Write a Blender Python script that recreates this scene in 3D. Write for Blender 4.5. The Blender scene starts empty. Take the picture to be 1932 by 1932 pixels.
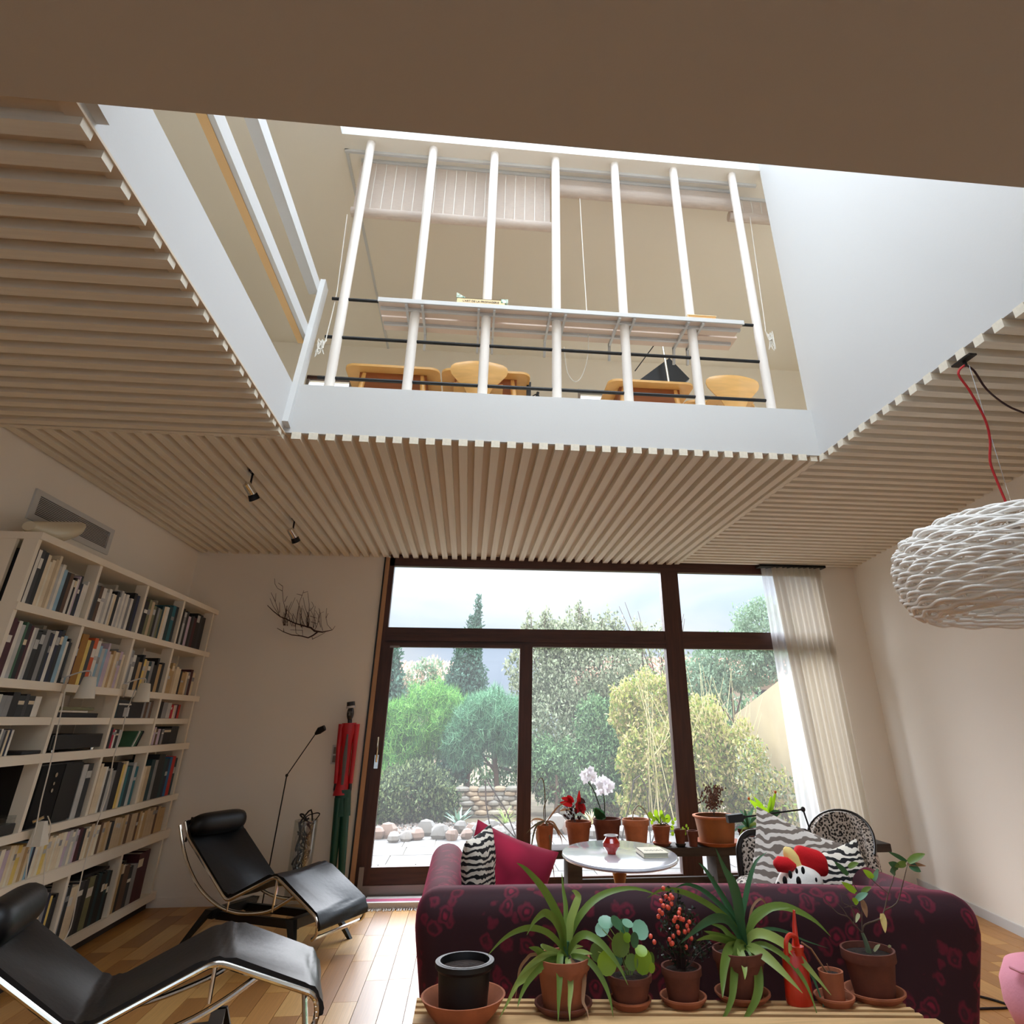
import bpy, math, random
import numpy as np
from mathutils import Vector, Matrix
PI = math.pi
S = bpy.context.scene
COL = S.collection
rnd = random.Random(7)
# ---------------------------------------------------------------- camera
CAM = Vector((0, 0, 1.5)); PITCH = 0.4720; YAW = 0.1134; FPX = 1224.8; CX = 1036.45; CY = 736.16
cd = bpy.data.cameras.new('camera'); cam = bpy.data.objects.new('camera', cd); COL.objects.link(cam)
cam.location = CAM; cam.rotation_euler = (PI / 2 + PITCH, 0, -YAW)
cd.sensor_width = 36; cd.lens = 36 * FPX / 1932
cd.shift_x = -(CX - 966) / 1932; cd.shift_y = (CY - 966) / 1932
cd.clip_start = 0.05; cd.clip_end = 300
S.camera = cam
FW = Vector((math.sin(YAW) * math.cos(PITCH), math.cos(YAW) * math.cos(PITCH), math.sin(PITCH)))
RT = Vector((math.cos(YAW), -math.sin(YAW), 0)); UP = RT.cross(FW)
def ray(u, v): return FW + RT * ((u - CX) / FPX) - UP * ((v - CY) / FPX)
def aty(u, v, y):
    d = ray(u, v); return CAM + d * (y / d.y)
def atz(u, v, z):
    d = ray(u, v); return CAM + d * ((z - CAM.z) / d.z)
def atx(u, v, x):
    d = ray(u, v); return CAM + d * (x / d.x)
# ---------------------------------------------------------------- sky and exposure
S.view_settings.view_transform = 'Standard'; S.view_settings.look = 'None'
S.view_settings.exposure = 1.38; S.view_settings.gamma = 1.0; S.view_settings.use_curve_mapping = False
SKY = 1.0
W = bpy.data.worlds.new('overcast sky'); S.world = W; W.use_nodes = True
nt = W.node_tree; nt.nodes.clear()
def wn(t, **k):
    n = nt.nodes.new(t)
    for a, b in k.items(): setattr(n, a, b)
    return n
tc = wn('ShaderNodeTexCoord'); sep = wn('ShaderNodeSeparateXYZ'); nt.links.new(tc.outputs['Generated'], sep.inputs[0])
cl = wn('ShaderNodeClamp'); nt.links.new(sep.outputs['Z'], cl.inputs[0])
pz = wn('ShaderNodeMath', operation='POWER'); nt.links.new(cl.outputs[0], pz.inputs[0]); pz.inputs[1].default_value = 1.7
mz = wn('ShaderNodeMath', operation='MULTIPLY_ADD'); nt.links.new(pz.outputs[0], mz.inputs[0]); mz.inputs[1].default_value = 4.1; mz.inputs[2].default_value = 0.27
no = wn('ShaderNodeTexNoise'); no.inputs['Scale'].default_value = 2.6; no.inputs['Detail'].default_value = 5; no.inputs['Distortion'].default_value = 0.5
mp = wn('ShaderNodeMapping'); mp.inputs['Scale'].default_value = (1, 1, 3.5)
nt.links.new(tc.outputs['Generated'], mp.inputs[0]); nt.links.new(mp.outputs[0], no.inputs['Vector'])
cr = wn('ShaderNodeValToRGB'); cr.color_ramp.elements[0].position = 0.38; cr.color_ramp.elements[0].color = (0.64, 0.79, 1.0, 1)
cr.color_ramp.elements[1].position = 0.58; cr.color_ramp.elements[1].color = (0.88, 0.95, 1.0, 1)
nt.links.new(no.outputs['Fac'], cr.inputs[0])
bg = wn('ShaderNodeBackground'); nt.links.new(cr.outputs[0], bg.inputs['Color'])
ms = wn('ShaderNodeMath', operation='MULTIPLY'); nt.links.new(mz.outputs[0], ms.inputs[0]); ms.inputs[1].default_value = SKY
nt.links.new(ms.outputs[0], bg.inputs['Strength'])
wo = wn('ShaderNodeOutputWorld'); nt.links.new(bg.outputs[0], wo.inputs[0])
S.cycles.max_bounces = 14; S.cycles.diffuse_bounces = 8; S.cycles.glossy_bounces = 4; S.cycles.transmission_bounces = 8; S.cycles.transparent_max_bounces = 16
S.cycles.caustics_reflective = False; S.cycles.caustics_refractive = False
sl_ = bpy.data.lights.new('hazy sun', 'SUN'); sl_.energy = 3.0; sl_.angle = math.radians(55); sl_.color = (0.97, 0.97, 1.0)
so = bpy.data.objects.new('hazy sun', sl_); COL.objects.link(so); so.location = (-3, 20, 14)
_d = Vector((math.sin(math.radians(-14)) * math.cos(math.radians(33)), math.cos(math.radians(-14)) * math.cos(math.radians(33)), math.sin(math.radians(33))))
so.rotation_euler = _d.to_track_quat('Z', 'Y').to_euler()
# ---------------------------------------------------------------- materials
def lin(c): return tuple((x / 255 / 12.92) if x / 255 <= 0.04045 else ((x / 255 + 0.055) / 1.055) ** 2.4 for x in c) + (1.0,)
MATS = {}
def mat(name, col, rough=0.6, metal=0.0, var=0.0, vscale=8.0, bump=0.0, bscale=60.0, sheen=0.0, coat=0.0, stretch=(1, 1, 1), col2=None, spec=0.5, sub=0.0, trans=0.0):
    if name in MATS: return MATS[name]
    m = bpy.data.materials.new(name); m.use_nodes = True; t = m.node_tree; b = t.nodes['Principled BSDF']
    b.inputs['Base Color'].default_value = lin(col); b.inputs['Roughness'].default_value = rough; b.inputs['Metallic'].default_value = metal
    b.inputs['Specular IOR Level'].default_value = spec
    if sheen: b.inputs['Sheen Weight'].default_value = sheen; b.inputs['Sheen Roughness'].default_value = 0.4
    if coat: b.inputs['Coat Weight'].default_value = coat; b.inputs['Coat Roughness'].default_value = 0.1
    if var or bump:
        c = t.nodes.new('ShaderNodeTexCoord'); mpn = t.nodes.new('ShaderNodeMapping'); mpn.inputs['Scale'].default_value = stretch
        t.links.new(c.outputs['Object'], mpn.inputs[0])
    if var:
        n = t.nodes.new('ShaderNodeTexNoise'); n.inputs['Scale'].default_value = vscale; n.inputs['Detail'].default_value = 4
        t.links.new(mpn.outputs[0], n.inputs['Vector'])
        r = t.nodes.new('ShaderNodeValToRGB'); a = lin(col)
        bcol = lin(col2) if col2 else tuple(min(1, x * (1 + var)) for x in a[:3]) + (1,)
        acol = a if col2 else tuple(x * (1 - var) for x in a[:3]) + (1,)
        r.color_ramp.elements[0].position = 0.35; r.color_ramp.elements[0].color = acol
        r.color_ramp.elements[1].position = 0.65; r.color_ramp.elements[1].color = bcol
        t.links.new(n.outputs['Fac'], r.inputs[0]); t.links.new(r.outputs[0], b.inputs['Base Color'])
    if bump:
        n2 = t.nodes.new('ShaderNodeTexNoise'); n2.inputs['Scale'].default_value = bscale; n2.inputs['Detail'].default_value = 3
        t.links.new(mpn.outputs[0], n2.inputs['Vector'])
        bp = t.nodes.new('ShaderNodeBump'); bp.inputs['Strength'].default_value = bump; bp.inputs['Distance'].default_value = 0.01
        t.links.new(n2.outputs['Fac'], bp.inputs['Height']); t.links.new(bp.outputs[0], b.inputs['Normal'])
    if trans:   # thin leaf or cloth that lets some light through
        tr = t.nodes.new('ShaderNodeBsdfTranslucent'); tr.inputs[0].default_value = lin(col)
        mx = t.nodes.new('ShaderNodeMixShader'); mx.inputs[0].default_value = trans
        out = t.nodes['Material Output']; t.links.new(b.outputs[0], mx.inputs[1]); t.links.new(tr.outputs[0], mx.inputs[2]); t.links.new(mx.outputs[0], out.inputs[0])
    MATS[name] = m; return m
def pane_mat(name, gloss, veil, tint=(1, 1, 1)):
    m = bpy.data.materials.new(name); m.use_nodes = True; t = m.node_tree; t.nodes.clear()
    o = t.nodes.new('ShaderNodeOutputMaterial'); a = t.nodes.new('ShaderNodeBsdfTransparent'); a.inputs[0].default_value = tint + (1,)
    g = t.nodes.new('ShaderNodeBsdfGlossy'); g.inputs['Roughness'].default_value = 0.02
    d = t.nodes.new('ShaderNodeBsdfTranslucent'); d.inputs[0].default_value = (1, 1, 1, 1)
    m1 = t.nodes.new('ShaderNodeMixShader'); m1.inputs[0].default_value = gloss
    m2 = t.nodes.new('ShaderNodeMixShader'); m2.inputs[0].default_value = veil
    t.links.new(a.outputs[0], m1.inputs[1]); t.links.new(g.outputs[0], m1.inputs[2])
    t.links.new(m1.outputs[0], m2.inputs[1]); t.links.new(d.outputs[0], m2.inputs[2]); t.links.new(m2.outputs[0], o.inputs[0])
    MATS[name] = m; return m
def stripes_mat(name, c1, c2, scale=9, dist=6, rough=0.85, kind='zebra'):
    m = mat(name, c1, rough); t = m.node_tree; b = t.nodes['Principled BSDF']
    c = t.nodes.new('ShaderNodeTexCoord')
    if kind == 'zebra':
        w = t.nodes.new('ShaderNodeTexWave'); w.bands_direction = 'Z'; w.inputs['Scale'].default_value = scale; w.inputs['Distortion'].default_value = dist; w.inputs['Detail'].default_value = 2; w.inputs['Detail Scale'].default_value = 1.2
        src = w.outputs['Fac']; lo, hi = 0.44, 0.56
    elif kind == 'leopard':
        w = t.nodes.new('ShaderNodeTexVoronoi'); w.feature = 'SMOOTH_F1'; w.inputs['Scale'].default_value = scale; w.inputs['Smoothness'].default_value = 0.25; src = w.outputs['Distance']; lo, hi = 0.40, 0.55
    t.links.new(c.outputs['Object'], w.inputs['Vector'])
    r = t.nodes.new('ShaderNodeValToRGB'); r.color_ramp.elements[0].position = lo; r.color_ramp.elements[0].color = lin(c1)
    r.color_ramp.elements[1].position = hi; r.color_ramp.elements[1].color = lin(c2)
    if kind == 'leopard':
        e = r.color_ramp.elements.new(0.16); e.color = lin(c1); e2 = r.color_ramp.elements.new(0.10); e2.color = lin((150, 120, 95))
    t.links.new(src, r.inputs[0]); t.links.new(r.outputs[0], b.inputs['Base Color']); return m
WALL = (240, 235, 226)
M_wall = mat('plaster wall', WALL, 0.9, bump=0.08, bscale=180)
M_white = mat('white paint', (204, 205, 205), 0.7, bump=0.03, bscale=90)
M_up = mat('upper room plaster', (236, 230, 218), 0.9, bump=0.05, bscale=150)
M_slat = mat('cream painted slat', (226, 219, 203), 0.75, var=0.05, vscale=3, bump=0.05, bscale=120)
M_slatbk = mat('cream board above slats', (215, 200, 180), 0.85)
M_frame = mat('dark stained timber', (72, 42, 34), 0.45, var=0.22, vscale=5, stretch=(8, 8, 0.6), bump=0.05)
M_frameh = mat('dark stained rail', (74, 44, 36), 0.45, var=0.22, vscale=5, stretch=(0.6, 8, 8), bump=0.05)
M_jamb = mat('light timber lining', (192, 150, 112), 0.6, var=0.1, vscale=5, stretch=(8, 8, 0.6))
M_alu = mat('aluminium', (150, 142, 138), 0.4, 0.6)
M_chrome = mat('chrome', (225, 222, 215), 0.13, 1.0)
M_black = mat('black lacquer', (14, 14, 15), 0.4)
M_blackm = mat('black metal', (20, 20, 22), 0.45, 0.3)
M_leather = mat('black leather', (6, 7, 10), 0.42, bump=0.10, bscale=30, var=0.2, vscale=5, spec=0.34)
M_terra = mat('terracotta', (158, 92, 62), 0.85, var=0.18, vscale=9, bump=0.1)
M_terrad = mat('dark terracotta', (104, 56, 42), 0.85, var=0.2, vscale=9, bump=0.1)
M_terral = mat('pale terracotta', (190, 122, 88), 0.85, var=0.15, vscale=9, bump=0.1)
M_soil = mat('potting soil', (42, 30, 24), 1.0, var=0.4, vscale=60, bump=0.8, bscale=80)
M_glass = pane_mat('window glass', 0.02, 0.02)
M_vase = pane_mat('vase glass', 0.10, 0.05, (0.93, 0.95, 0.95))
M_redglass = mat('red glazed glass', (170, 22, 12), 0.08, coat=0.8)
M_marble = mat('white marble', (236, 240, 248), 0.08, var=0.05, vscale=5, col2=(214, 222, 236), coat=0.6)
M_shelf = mat('cream shelf paint', (238, 230, 214), 0.65, bump=0.03, bscale=80)
M_leafs = [mat('leaf green', (104, 130, 52), 0.45, trans=0.25), mat('leaf pale green', (150, 170, 88), 0.45, trans=0.3), mat('leaf deep green', (56, 98, 62), 0.4, trans=0.2)]
M_dry = mat('dry leaf', (150, 112, 82), 0.8, trans=0.2); M_lime = mat('lime leaf', (160, 200, 40), 0.45, trans=0.4)
M_stem = mat('woody stem', (90, 72, 58), 0.85); M_twig = mat('dark twig', (62, 38, 34), 0.85)
M_beech = mat('pale beech wood', (226, 176, 104), 0.4, var=0.08, vscale=4, stretch=(1, 1, 6), coat=0.2)
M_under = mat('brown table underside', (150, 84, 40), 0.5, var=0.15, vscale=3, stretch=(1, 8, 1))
M_cord = mat('white cord', (225, 222, 214), 0.7); M_bcord = mat('black cord', (16, 14, 14), 0.6)
M_paper = mat('white paper', (226, 222, 210), 0.8)
# ---------------------------------------------------------------- mesh builder
class MB:
    def __init__(s): s.v = []; s.f = []; s.m = []
    def add(s, vs, fs, mi=0):
        o = len(s.v); s.v.extend([tuple(p) for p in vs]); s.f.extend([tuple(o + i for i in f) for f in fs]); s.m.extend([mi] * len(fs)); return s
    def box(s, x0, x1, y0, y1, z0, z1, mi=0):
        v = [(x0, y0, z0), (x1, y0, z0), (x1, y1, z0), (x0, y1, z0), (x0, y0, z1), (x1, y0, z1), (x1, y1, z1), (x0, y1, z1)]
        return s.add(v, [(0, 3, 2, 1), (4, 5, 6, 7), (0, 1, 5, 4), (1, 2, 6, 5), (2, 3, 7, 6), (3, 0, 4, 7)], mi)
    def bar(s, a, b, w, h, up=(0, 0, 1), mi=0):          # square bar from a to b, w across, h along up
        a = Vector(a); b = Vector(b); d = (b - a).normalized(); u = Vector(up); r = d.cross(u)
        if r.length < 1e-4: r = d.cross(Vector((1, 0, 0)))
        r.normalize(); u = r.cross(d).normalized(); r = r * w / 2; u = u * h / 2
        v = [a - r - u, a + r - u, a + r + u, a - r + u, b - r - u, b + r - u, b + r + u, b - r + u]
        return s.add(v, [(0, 1, 2, 3), (4, 7, 6, 5), (0, 4, 5, 1), (1, 5, 6, 2), (2, 6, 7, 3), (3, 7, 4, 0)], mi)
    def hexa(s, base, top, mi=0):
        return s.add(list(base) + list(top), [(0, 3, 2, 1), (4, 5, 6, 7), (0, 1, 5, 4), (1, 2, 6, 5), (2, 3, 7, 6), (3, 0, 4, 7)], mi)
    def tube(s, pts, r, n=8, mi=0, closed=False, flat=1.0, flatu=1.0):
        pts = [Vector(p) for p in pts]; N = len(pts); rs = r if isinstance(r, (list, tuple)) else [r] * N
        vs = []; pu = None
        for i, p in enumerate(pts):
            if closed: d = pts[(i + 1) % N] - pts[i - 1]
            else: d = pts[min(i + 1, N - 1)] - pts[max(i - 1, 0)]
            if d.length < 1e-9: d = Vector((0, 0, 1))
            d.normalize()
            if pu is None:
                ref = Vector((0, 0, 1)) if abs(d.z) < 0.9 else Vector((1, 0, 0)); pu = d.cross(ref).normalized()
            u = (pu - d * pu.dot(d)); u = u.normalized() if u.length > 1e-6 else pu; w = d.cross(u); pu = u
            for k in range(n):
                a = 2 * PI * k / n; vs.append(p + (u * math.cos(a) * flatu + w * math.sin(a) * flat) * rs[i])
        fs = []
        for i in range(N if closed else N - 1):
            j = (i + 1) % N
            for k in range(n): fs.append((i * n + k, i * n + (k + 1) % n, j * n + (k + 1) % n, j * n + k))
        if not closed: fs.append(tuple(range(n - 1, -1, -1))); fs.append(tuple((N - 1) * n + k for k in range(n)))
        return s.add(vs, fs, mi)
    def lathe(s, c, prof, n=28, mi=0, sx=1.0, sy=1.0, cap0=True, cap1=True):
        c = Vector(c); vs = []; fs = []
        for r, z in prof:
            for k in range(n):
                a = 2 * PI * k / n; vs.append(c + Vector((r * math.cos(a) * sx, r * math.sin(a) * sy, z)))
        for i in range(len(prof) - 1):
            for k in range(n): fs.append((i * n + k, i * n + (k + 1) % n, (i + 1) * n + (k + 1) % n, (i + 1) * n + k))
        if cap0: fs.append(tuple(range(n - 1, -1, -1)))
        if cap1: fs.append(tuple((len(prof) - 1) * n + k for k in range(n)))
        return s.add(vs, fs, mi)
    def ball(s, c, r, n=10, m=7, sc=(1, 1, 1), mi=0):
        c = Vector(c); vs = [c + Vector((0, 0, -r * sc[2]))]; fs = []
        for i in range(1, m):
            t = PI * i / m - PI / 2
            for k in range(n):
                a = 2 * PI * k / n; vs.append(c + Vector((r * math.cos(t) * math.cos(a) * sc[0], r * math.cos(t) * math.sin(a) * sc[1], r * math.sin(t) * sc[2])))
        vs.append(c + Vector((0, 0, r * sc[2]))); T = len(vs) - 1
        for k in range(n): fs.append((0, 1 + (k + 1) % n, 1 + k)); fs.append((T, T - n + k, T - n + (k + 1) % n))
        for i in range(m - 2):
            for k in range(n): a = 1 + i * n; fs.append((a + k, a + (k + 1) % n, a + n + (k + 1) % n, a + n + k))
        return s.add(vs, fs, mi)
    def rbox(s, c, h, r, fn=None, mi=0, core=5):          # box with soft edges, fn reshapes each point
        r = min(r, min(h) * 0.98)
        def ax(q):
            e = [-q + r * t for t in (0, 0.12, 0.35, 0.65, 1)]
            mid = [-(q - r) + 2 * (q - r) * i / core for i in range(1, core)]
            return e + mid + [-x for x in reversed(e)]
        A = [ax(h[i]) for i in range(3)]; idx = {}; vs = []; fs = []
        def pt(i, j, k):
            key = (i, j, k)
            if key in idx: return idx[key]
            q = Vector((A[0][i], A[1][j], A[2][k])); inn = Vector([max(-(h[a] - r), min(h[a] - r, q[a])) for a in range(3)])
            d = q - inn; p = inn + d.normalized() * r if d.length > 1e-9 else q
            p = p + Vector(c)
            if fn: p = fn(p)
            idx[key] = len(vs); vs.append(p); return idx[key]
        n = [len(a) - 1 for a in A]
        for i in range(n[0]):
            for j in range(n[1]):
                fs.append((pt(i, j, 0), pt(i, j + 1, 0), pt(i + 1, j + 1, 0), pt(i + 1, j, 0)))
                fs.append((pt(i, j, n[2]), pt(i + 1, j, n[2]), pt(i + 1, j + 1, n[2]), pt(i, j + 1, n[2])))
        for i in range(n[0]):
            for k in range(n[2]):
                fs.append((pt(i, 0, k), pt(i + 1, 0, k), pt(i + 1, 0, k + 1), pt(i, 0, k + 1)))
                fs.append((pt(i, n[1], k), pt(i, n[1], k + 1), pt(i + 1, n[1], k + 1), pt(i + 1, n[1], k)))
        for j in range(n[1]):
            for k in range(n[2]):
                fs.append((pt(0, j, k), pt(0, j, k + 1), pt(0, j + 1, k + 1), pt(0, j + 1, k)))
                fs.append((pt(n[0], j, k), pt(n[0], j + 1, k), pt(n[0], j + 1, k + 1), pt(n[0], j, k + 1)))
        return s.add(vs, fs, mi)
    def ribbon(s, pts, w, side=None, fold=0.25, thick=0.0, mi=0):   # leaf strip along pts, w list of half widths
        pts = [Vector(p) for p in pts]; N = len(pts); vs = []
        for i, p in enumerate(pts):
            d = (pts[min(i + 1, N - 1)] - pts[max(i - 1, 0)]).normalized()
            sd = Vector(side) if side else d.cross(Vector((0, 0, 1)))
            sd = sd - d * sd.dot(d)
            if sd.length < 1e-4: sd = Vector((1, 0, 0))
            sd.normalize(); nn = sd.cross(d)
            vs += [p - sd * w[i] + nn * w[i] * fold, p, p + sd * w[i] + nn * w[i] * fold]
        fs = []
        for i in range(N - 1):
            for k in (0, 1): fs.append((i * 3 + k, i * 3 + k + 1, i * 3 + k + 4, i * 3 + k + 3))
        return s.add(vs, fs, mi)
    def xf(s, M, start=0):
        for i in range(start, len(s.v)): s.v[i] = tuple(M @ Vector(s.v[i]))
        return s
    def mesh(s, name, mats, org=None, smooth=0.6):
        me = bpy.data.meshes.new(name); v = np.array(s.v, dtype=np.float64)
        if org is not None:
            Mi = np.array(org.inverted()); v = v @ Mi[:3, :3].T + Mi[:3, 3]
        me.from_pydata(v.tolist(), [], s.f)
        for m in (mats if isinstance(mats, (list, tuple)) else [mats]): me.materials.append(m)
        if any(s.m): me.polygons.foreach_set('material_index', s.m)
        if smooth:
            me.polygons.foreach_set('use_smooth', [True] * len(me.polygons)); me.set_sharp_from_angle(angle=smooth)
        me.update(); return me
ORG = {}
def thing(name, label, cat, loc=(0, 0, 0), rz=0.0, group=None):
    o = bpy.data.objects.new(name, None); o.empty_display_size = 0.05; COL.objects.link(o)
    o.location = loc; o.rotation_euler = (0, 0, rz); o['label'] = label; o['category'] = cat
    if group: o['group'] = group
    ORG[o.name] = Matrix.Translation(Vector(loc)) @ Matrix.Rotation(rz, 4, 'Z'); return o
def part(name, mb, mats, parent, label=None, smooth=0.6, stuff=False):
    org = ORG[parent.name]; me = mb.mesh(name, mats, org, smooth); o = bpy.data.objects.new(name, me); COL.objects.link(o); o.parent = parent
    ORG[o.name] = org
    if label: o['label'] = label
    if stuff: o['kind'] = 'stuff'
    return o
def solo(name, mb, mats, label, cat, loc=None, group=None, smooth=0.6, stuff=False):
    if loc is None:
        a = np.array(mb.v); loc = (a[:, 0].mean(), a[:, 1].mean(), a[:, 2].min())
    org = Matrix.Translation(Vector(loc)); me = mb.mesh(name, mats, org, smooth); o = bpy.data.objects.new(name, me); COL.objects.link(o)
    o.location = loc; ORG[o.name] = org; o['label'] = label; o['category'] = cat
    if group: o['group'] = group
    if stuff: o['kind'] = 'stuff'
    return o
def struct(name, mb, mats, label, cat='structure', smooth=0):
    me = mb.mesh(name, mats, None, smooth); o = bpy.data.objects.new(name, me); COL.objects.link(o); ORG[o.name] = Matrix.Identity(4)
    o['kind'] = 'structure'; o['label'] = label; o['category'] = cat; return o
def pieces(name, boxes, m, parent, smooth=0):       # many like pieces, children sharing one unit box mesh
    me = MB().box(-.5, .5, -.5, .5, -.5, .5).mesh(name, m, None, 0); inv = ORG[parent.name].inverted()
    for b in boxes:
        o = bpy.data.objects.new(name, me); COL.objects.link(o); o.parent = parent
        o.matrix_local = inv @ (Matrix.Translation((( b[0] + b[1]) / 2, (b[2] + b[3]) / 2, (b[4] + b[5]) / 2)) @ Matrix.Diagonal((b[1] - b[0], b[3] - b[2], b[5] - b[4], 1)))
def ordn(i):
    w = ['first', 'second', 'third', 'fourth', 'fifth', 'sixth', 'seventh', 'eighth', 'ninth', 'tenth', 'eleventh', 'twelfth', 'thirteenth', 'fourteenth', 'fifteenth', 'sixteenth', 'seventeenth', 'eighteenth', 'nineteenth', 'twentieth']
    if i <= 20: return w[i - 1]
    t = {2: 'twenty', 3: 'thirty', 4: 'forty', 5: 'fifty', 6: 'sixty', 7: 'seventy'}[i // 10]
    return {2: 'twentieth', 3: 'thirtieth', 4: 'fortieth', 5: 'fiftieth', 6: 'sixtieth', 7: 'seventieth'}[i // 10] if i % 10 == 0 else t + '-' + w[i % 10 - 1]
def smooth_path(pts, n=4):
    pts = [Vector(p) for p in pts]; out = []
    for i in range(len(pts) - 1):
        p0 = pts[max(i - 1, 0)]; p1 = pts[i]; p2 = pts[i + 1]; p3 = pts[min(i + 2, len(pts) - 1)]
        for k in range(n):
            t = k / n; out.append(0.5 * ((2 * p1) + (p2 - p0) * t + (2 * p0 - 5 * p1 + 4 * p2 - p3) * t * t + (3 * p1 - p0 - 3 * p2 + p3) * t ** 3))
    out.append(pts[-1]); return out
# ================================================================ ROOM SHELL
H = 3.235; SB = 3.188; YF = 4.194; YN = 1.535; XLo = -1.322; XRo = 2.471; XL = -3.08; YD = 7.718; FZ = 3.60; ZC = 6.10
def xr(y): return 4.651 - 0.1537 * (7.563 - y)      # the right wall runs at a slight angle
XRX = 2.40
# floor and its planks
fl = struct('floor', MB().box(-3.3, 6.0, -2.6, YD + .3, -0.30, -0.022), mat('floor joint', (96, 62, 34), .8), 'honey oak plank floor running towards the garden window', 'floor')
plank_m = [mat('oak plank %d' % i, c, 0.36, var=0.10, vscale=3, stretch=(14, 1.2, 1), coat=0.0, bump=0.04, spec=0.32) for i, c in enumerate([(174, 124, 66), (188, 140, 78), (154, 106, 54), (196, 152, 90)])]
planks = []; far_planks = MB(); pw = 0.148; r2 = random.Random(3)
x = -3.08
while x < 4.7:
    y = 1.6 - r2.random() * 0.8
    while y < YD + .15:
        L = r2.choice([.5, .62, .75, .9, 1.1]); y1 = min(y + L, YD + .15)
        b = (x + .0015, x + pw - .0015, y + .0015, y1 - .0015, -0.022, 0)
        vis = (x < 0.05 and x > -2.75 and y1 > 3.6) or (x > 2.2 and 3.4 < y1 < 6.6)
        if vis and b[1] < xr(y): planks.append(b)
        elif x < 4.7: far_planks.box(*b)
        y = y1
    x += pw
for i in range(4): pieces('plank', planks[i::4], plank_m[i], fl)
part('plank_field', far_planks, plank_m[0], fl, stuff=True, smooth=0)
# walls
t = .25
struct('wall_left', MB().box(XL - t, XL, -2.6, YD + t, -0.3, H + .1), M_wall, 'cream plaster wall behind the bookcase', 'wall')
JL = -1.03; WR = 4.236
wb = MB().box(XL, JL, YD, YD + t, -0.3, H + .1).box(WR, 5.2, YD, YD + t, -0.3, H + .1).box(JL, WR, YD, YD + t, -0.3, -0.02).box(JL, WR, YD + .02, YD + t, H - .02, H + .1)
struct('wall_back', wb, M_wall, 'cream plaster window wall with a dry branch hung on it', 'wall')
wr = MB(); b = [(xr(-2.6), -2.6, -.3), (xr(-2.6) + t, -2.6, -.3), (xr(YD) + t, YD, -.3), (xr(YD), YD, -.3)]
wr.hexa(b, [(p[0], p[1], H + .1) for p in b]); struct('wall_right', wr, M_wall, 'pale plaster wall on the right, running at a slight angle', 'wall')
bb = [(xr(-2.6) - .012, -2.6, 0), (xr(-2.6) + .01, -2.6, 0), (xr(YD) + .01, YD, 0), (xr(YD) - .012, YD, 0)]
struct('baseboard_right', MB().hexa(bb, [(p[0], p[1], .07) for p in bb]), M_white, 'low white skirting along the right wall', 'skirting')
struct('baseboard_back', MB().box(XL, JL - .02, YD - .012, YD + .01, 0, .07), M_wall, 'low skirting under the window wall left of the door', 'skirting')
struct('wall_behind', MB().box(-3.3, -2.6, -2.85, -2.6, -0.3, H + .1).box(4.2, 5.2, -2.85, -2.6, -0.3, H + .1).box(-2.6, 4.2, -2.85, -2.6, -.3, .02).box(-2.6, 4.2, -2.85, -2.6, 2.9, H + .1), M_wall, 'plain wall behind the viewer round the added window', 'wall')
w6 = struct('window_6', MB().box(-2.6, 4.2, -2.76, -2.70, .02, .10).box(-2.6, 4.2, -2.76, -2.70, 2.82, 2.9), M_frameh, 'wide unseen window added behind the viewer to brighten the room', 'window')  # unseen glazing added behind the camera to raise the ambient daylight indoors
for xx in (-2.6, -.95, .75, 2.4, 4.12): part('mullion', MB().box(xx, xx + .08, -2.76, -2.70, .1, 2.82), M_frame, w6, smooth=0)
part('pane', MB().box(-2.6, 4.2, -2.735, -2.73, .1, 2.82), M_glass, w6, smooth=0)
# ceilings
struct('ceiling', MB().box(-3.3, 5.2, -2.6, YN, SB + .012, FZ), mat('taupe ceiling plaster', (192, 180, 162), .9, bump=.05, bscale=200), 'flat taupe plaster ceiling over the viewer', 'ceiling')
up = MB().box(-3.3, XLo - .03, YN, YF, H + .001, FZ - .01).box(-3.3, 5.2, YF + .03, YD + t, H + .001, FZ - .01).box(XRo + .03, 5.2, YN, YF + .03, H + .001, FZ - .01)
cs = struct('ceiling_slatted', up, M_slatbk, 'cream timber slat ceiling around the stair void', 'ceiling')
sl = []
y = 1.645
while y < YF - .04: sl.append((XL, XLo + .005, y - .033, y + .033, SB, H + .001)); y += .1365
y = 1.72
while y < YD: sl.append((XRo - .005 if y < YF + .02 else XRX + .04, xr(y) + .02, y - .033, y + .033, SB, H + .001)); y += .1365
x = -3.02
while x < XRX: sl.append((x - .030, x + .030, YF - .005 if x > XLo - .02 else YF - .0, YD + .02, SB, H + .001)); x += .1115
pieces('slat', sl, M_slat, cs)
struct('trim_1', MB().box(XRX - .0, XRX + .05, YF + .01, YD, SB + .003, H + .001), M_slat, 'cream cross batten where the slats change direction', 'trim')
struct('trim_2', MB().box(XL, XLo, YF - .03, YF + .02, SB + .003, H + .001), M_slat, 'cream batten across the left slats at the void corner', 'trim')
# void fascias (white boards round the opening) and right void wall
struct('trim_3', MB().box(XLo, XRo, YF, YF + .03, H - .003, FZ), M_white, 'white fascia board on the far side of the void', 'trim')
struct('trim_4', MB().box(XLo - .03, XLo, YN, YF + .03, H - .003, FZ), M_white, 'white fascia board on the left side of the void', 'trim')
struct('trim_5', MB().box(XLo + .001, XRo, YN - .025, YN - .001, H - .02, FZ), M_white, 'white fascia board on the near side of the void', 'trim')
struct('trim_6', MB().box(XLo - .05, XLo + .012, YN, YF + .02, H - .012, H - .002), M_slatbk, 'thin shadow bead under the left fascia', 'trim')
VR = MB().box(XRo, XRo + .12, YN - .1, YF + .05, H - .003, ZC + .7)
struct('wall_void', VR, M_white, 'tall white wall on the right side of the void', 'wall')
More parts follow.
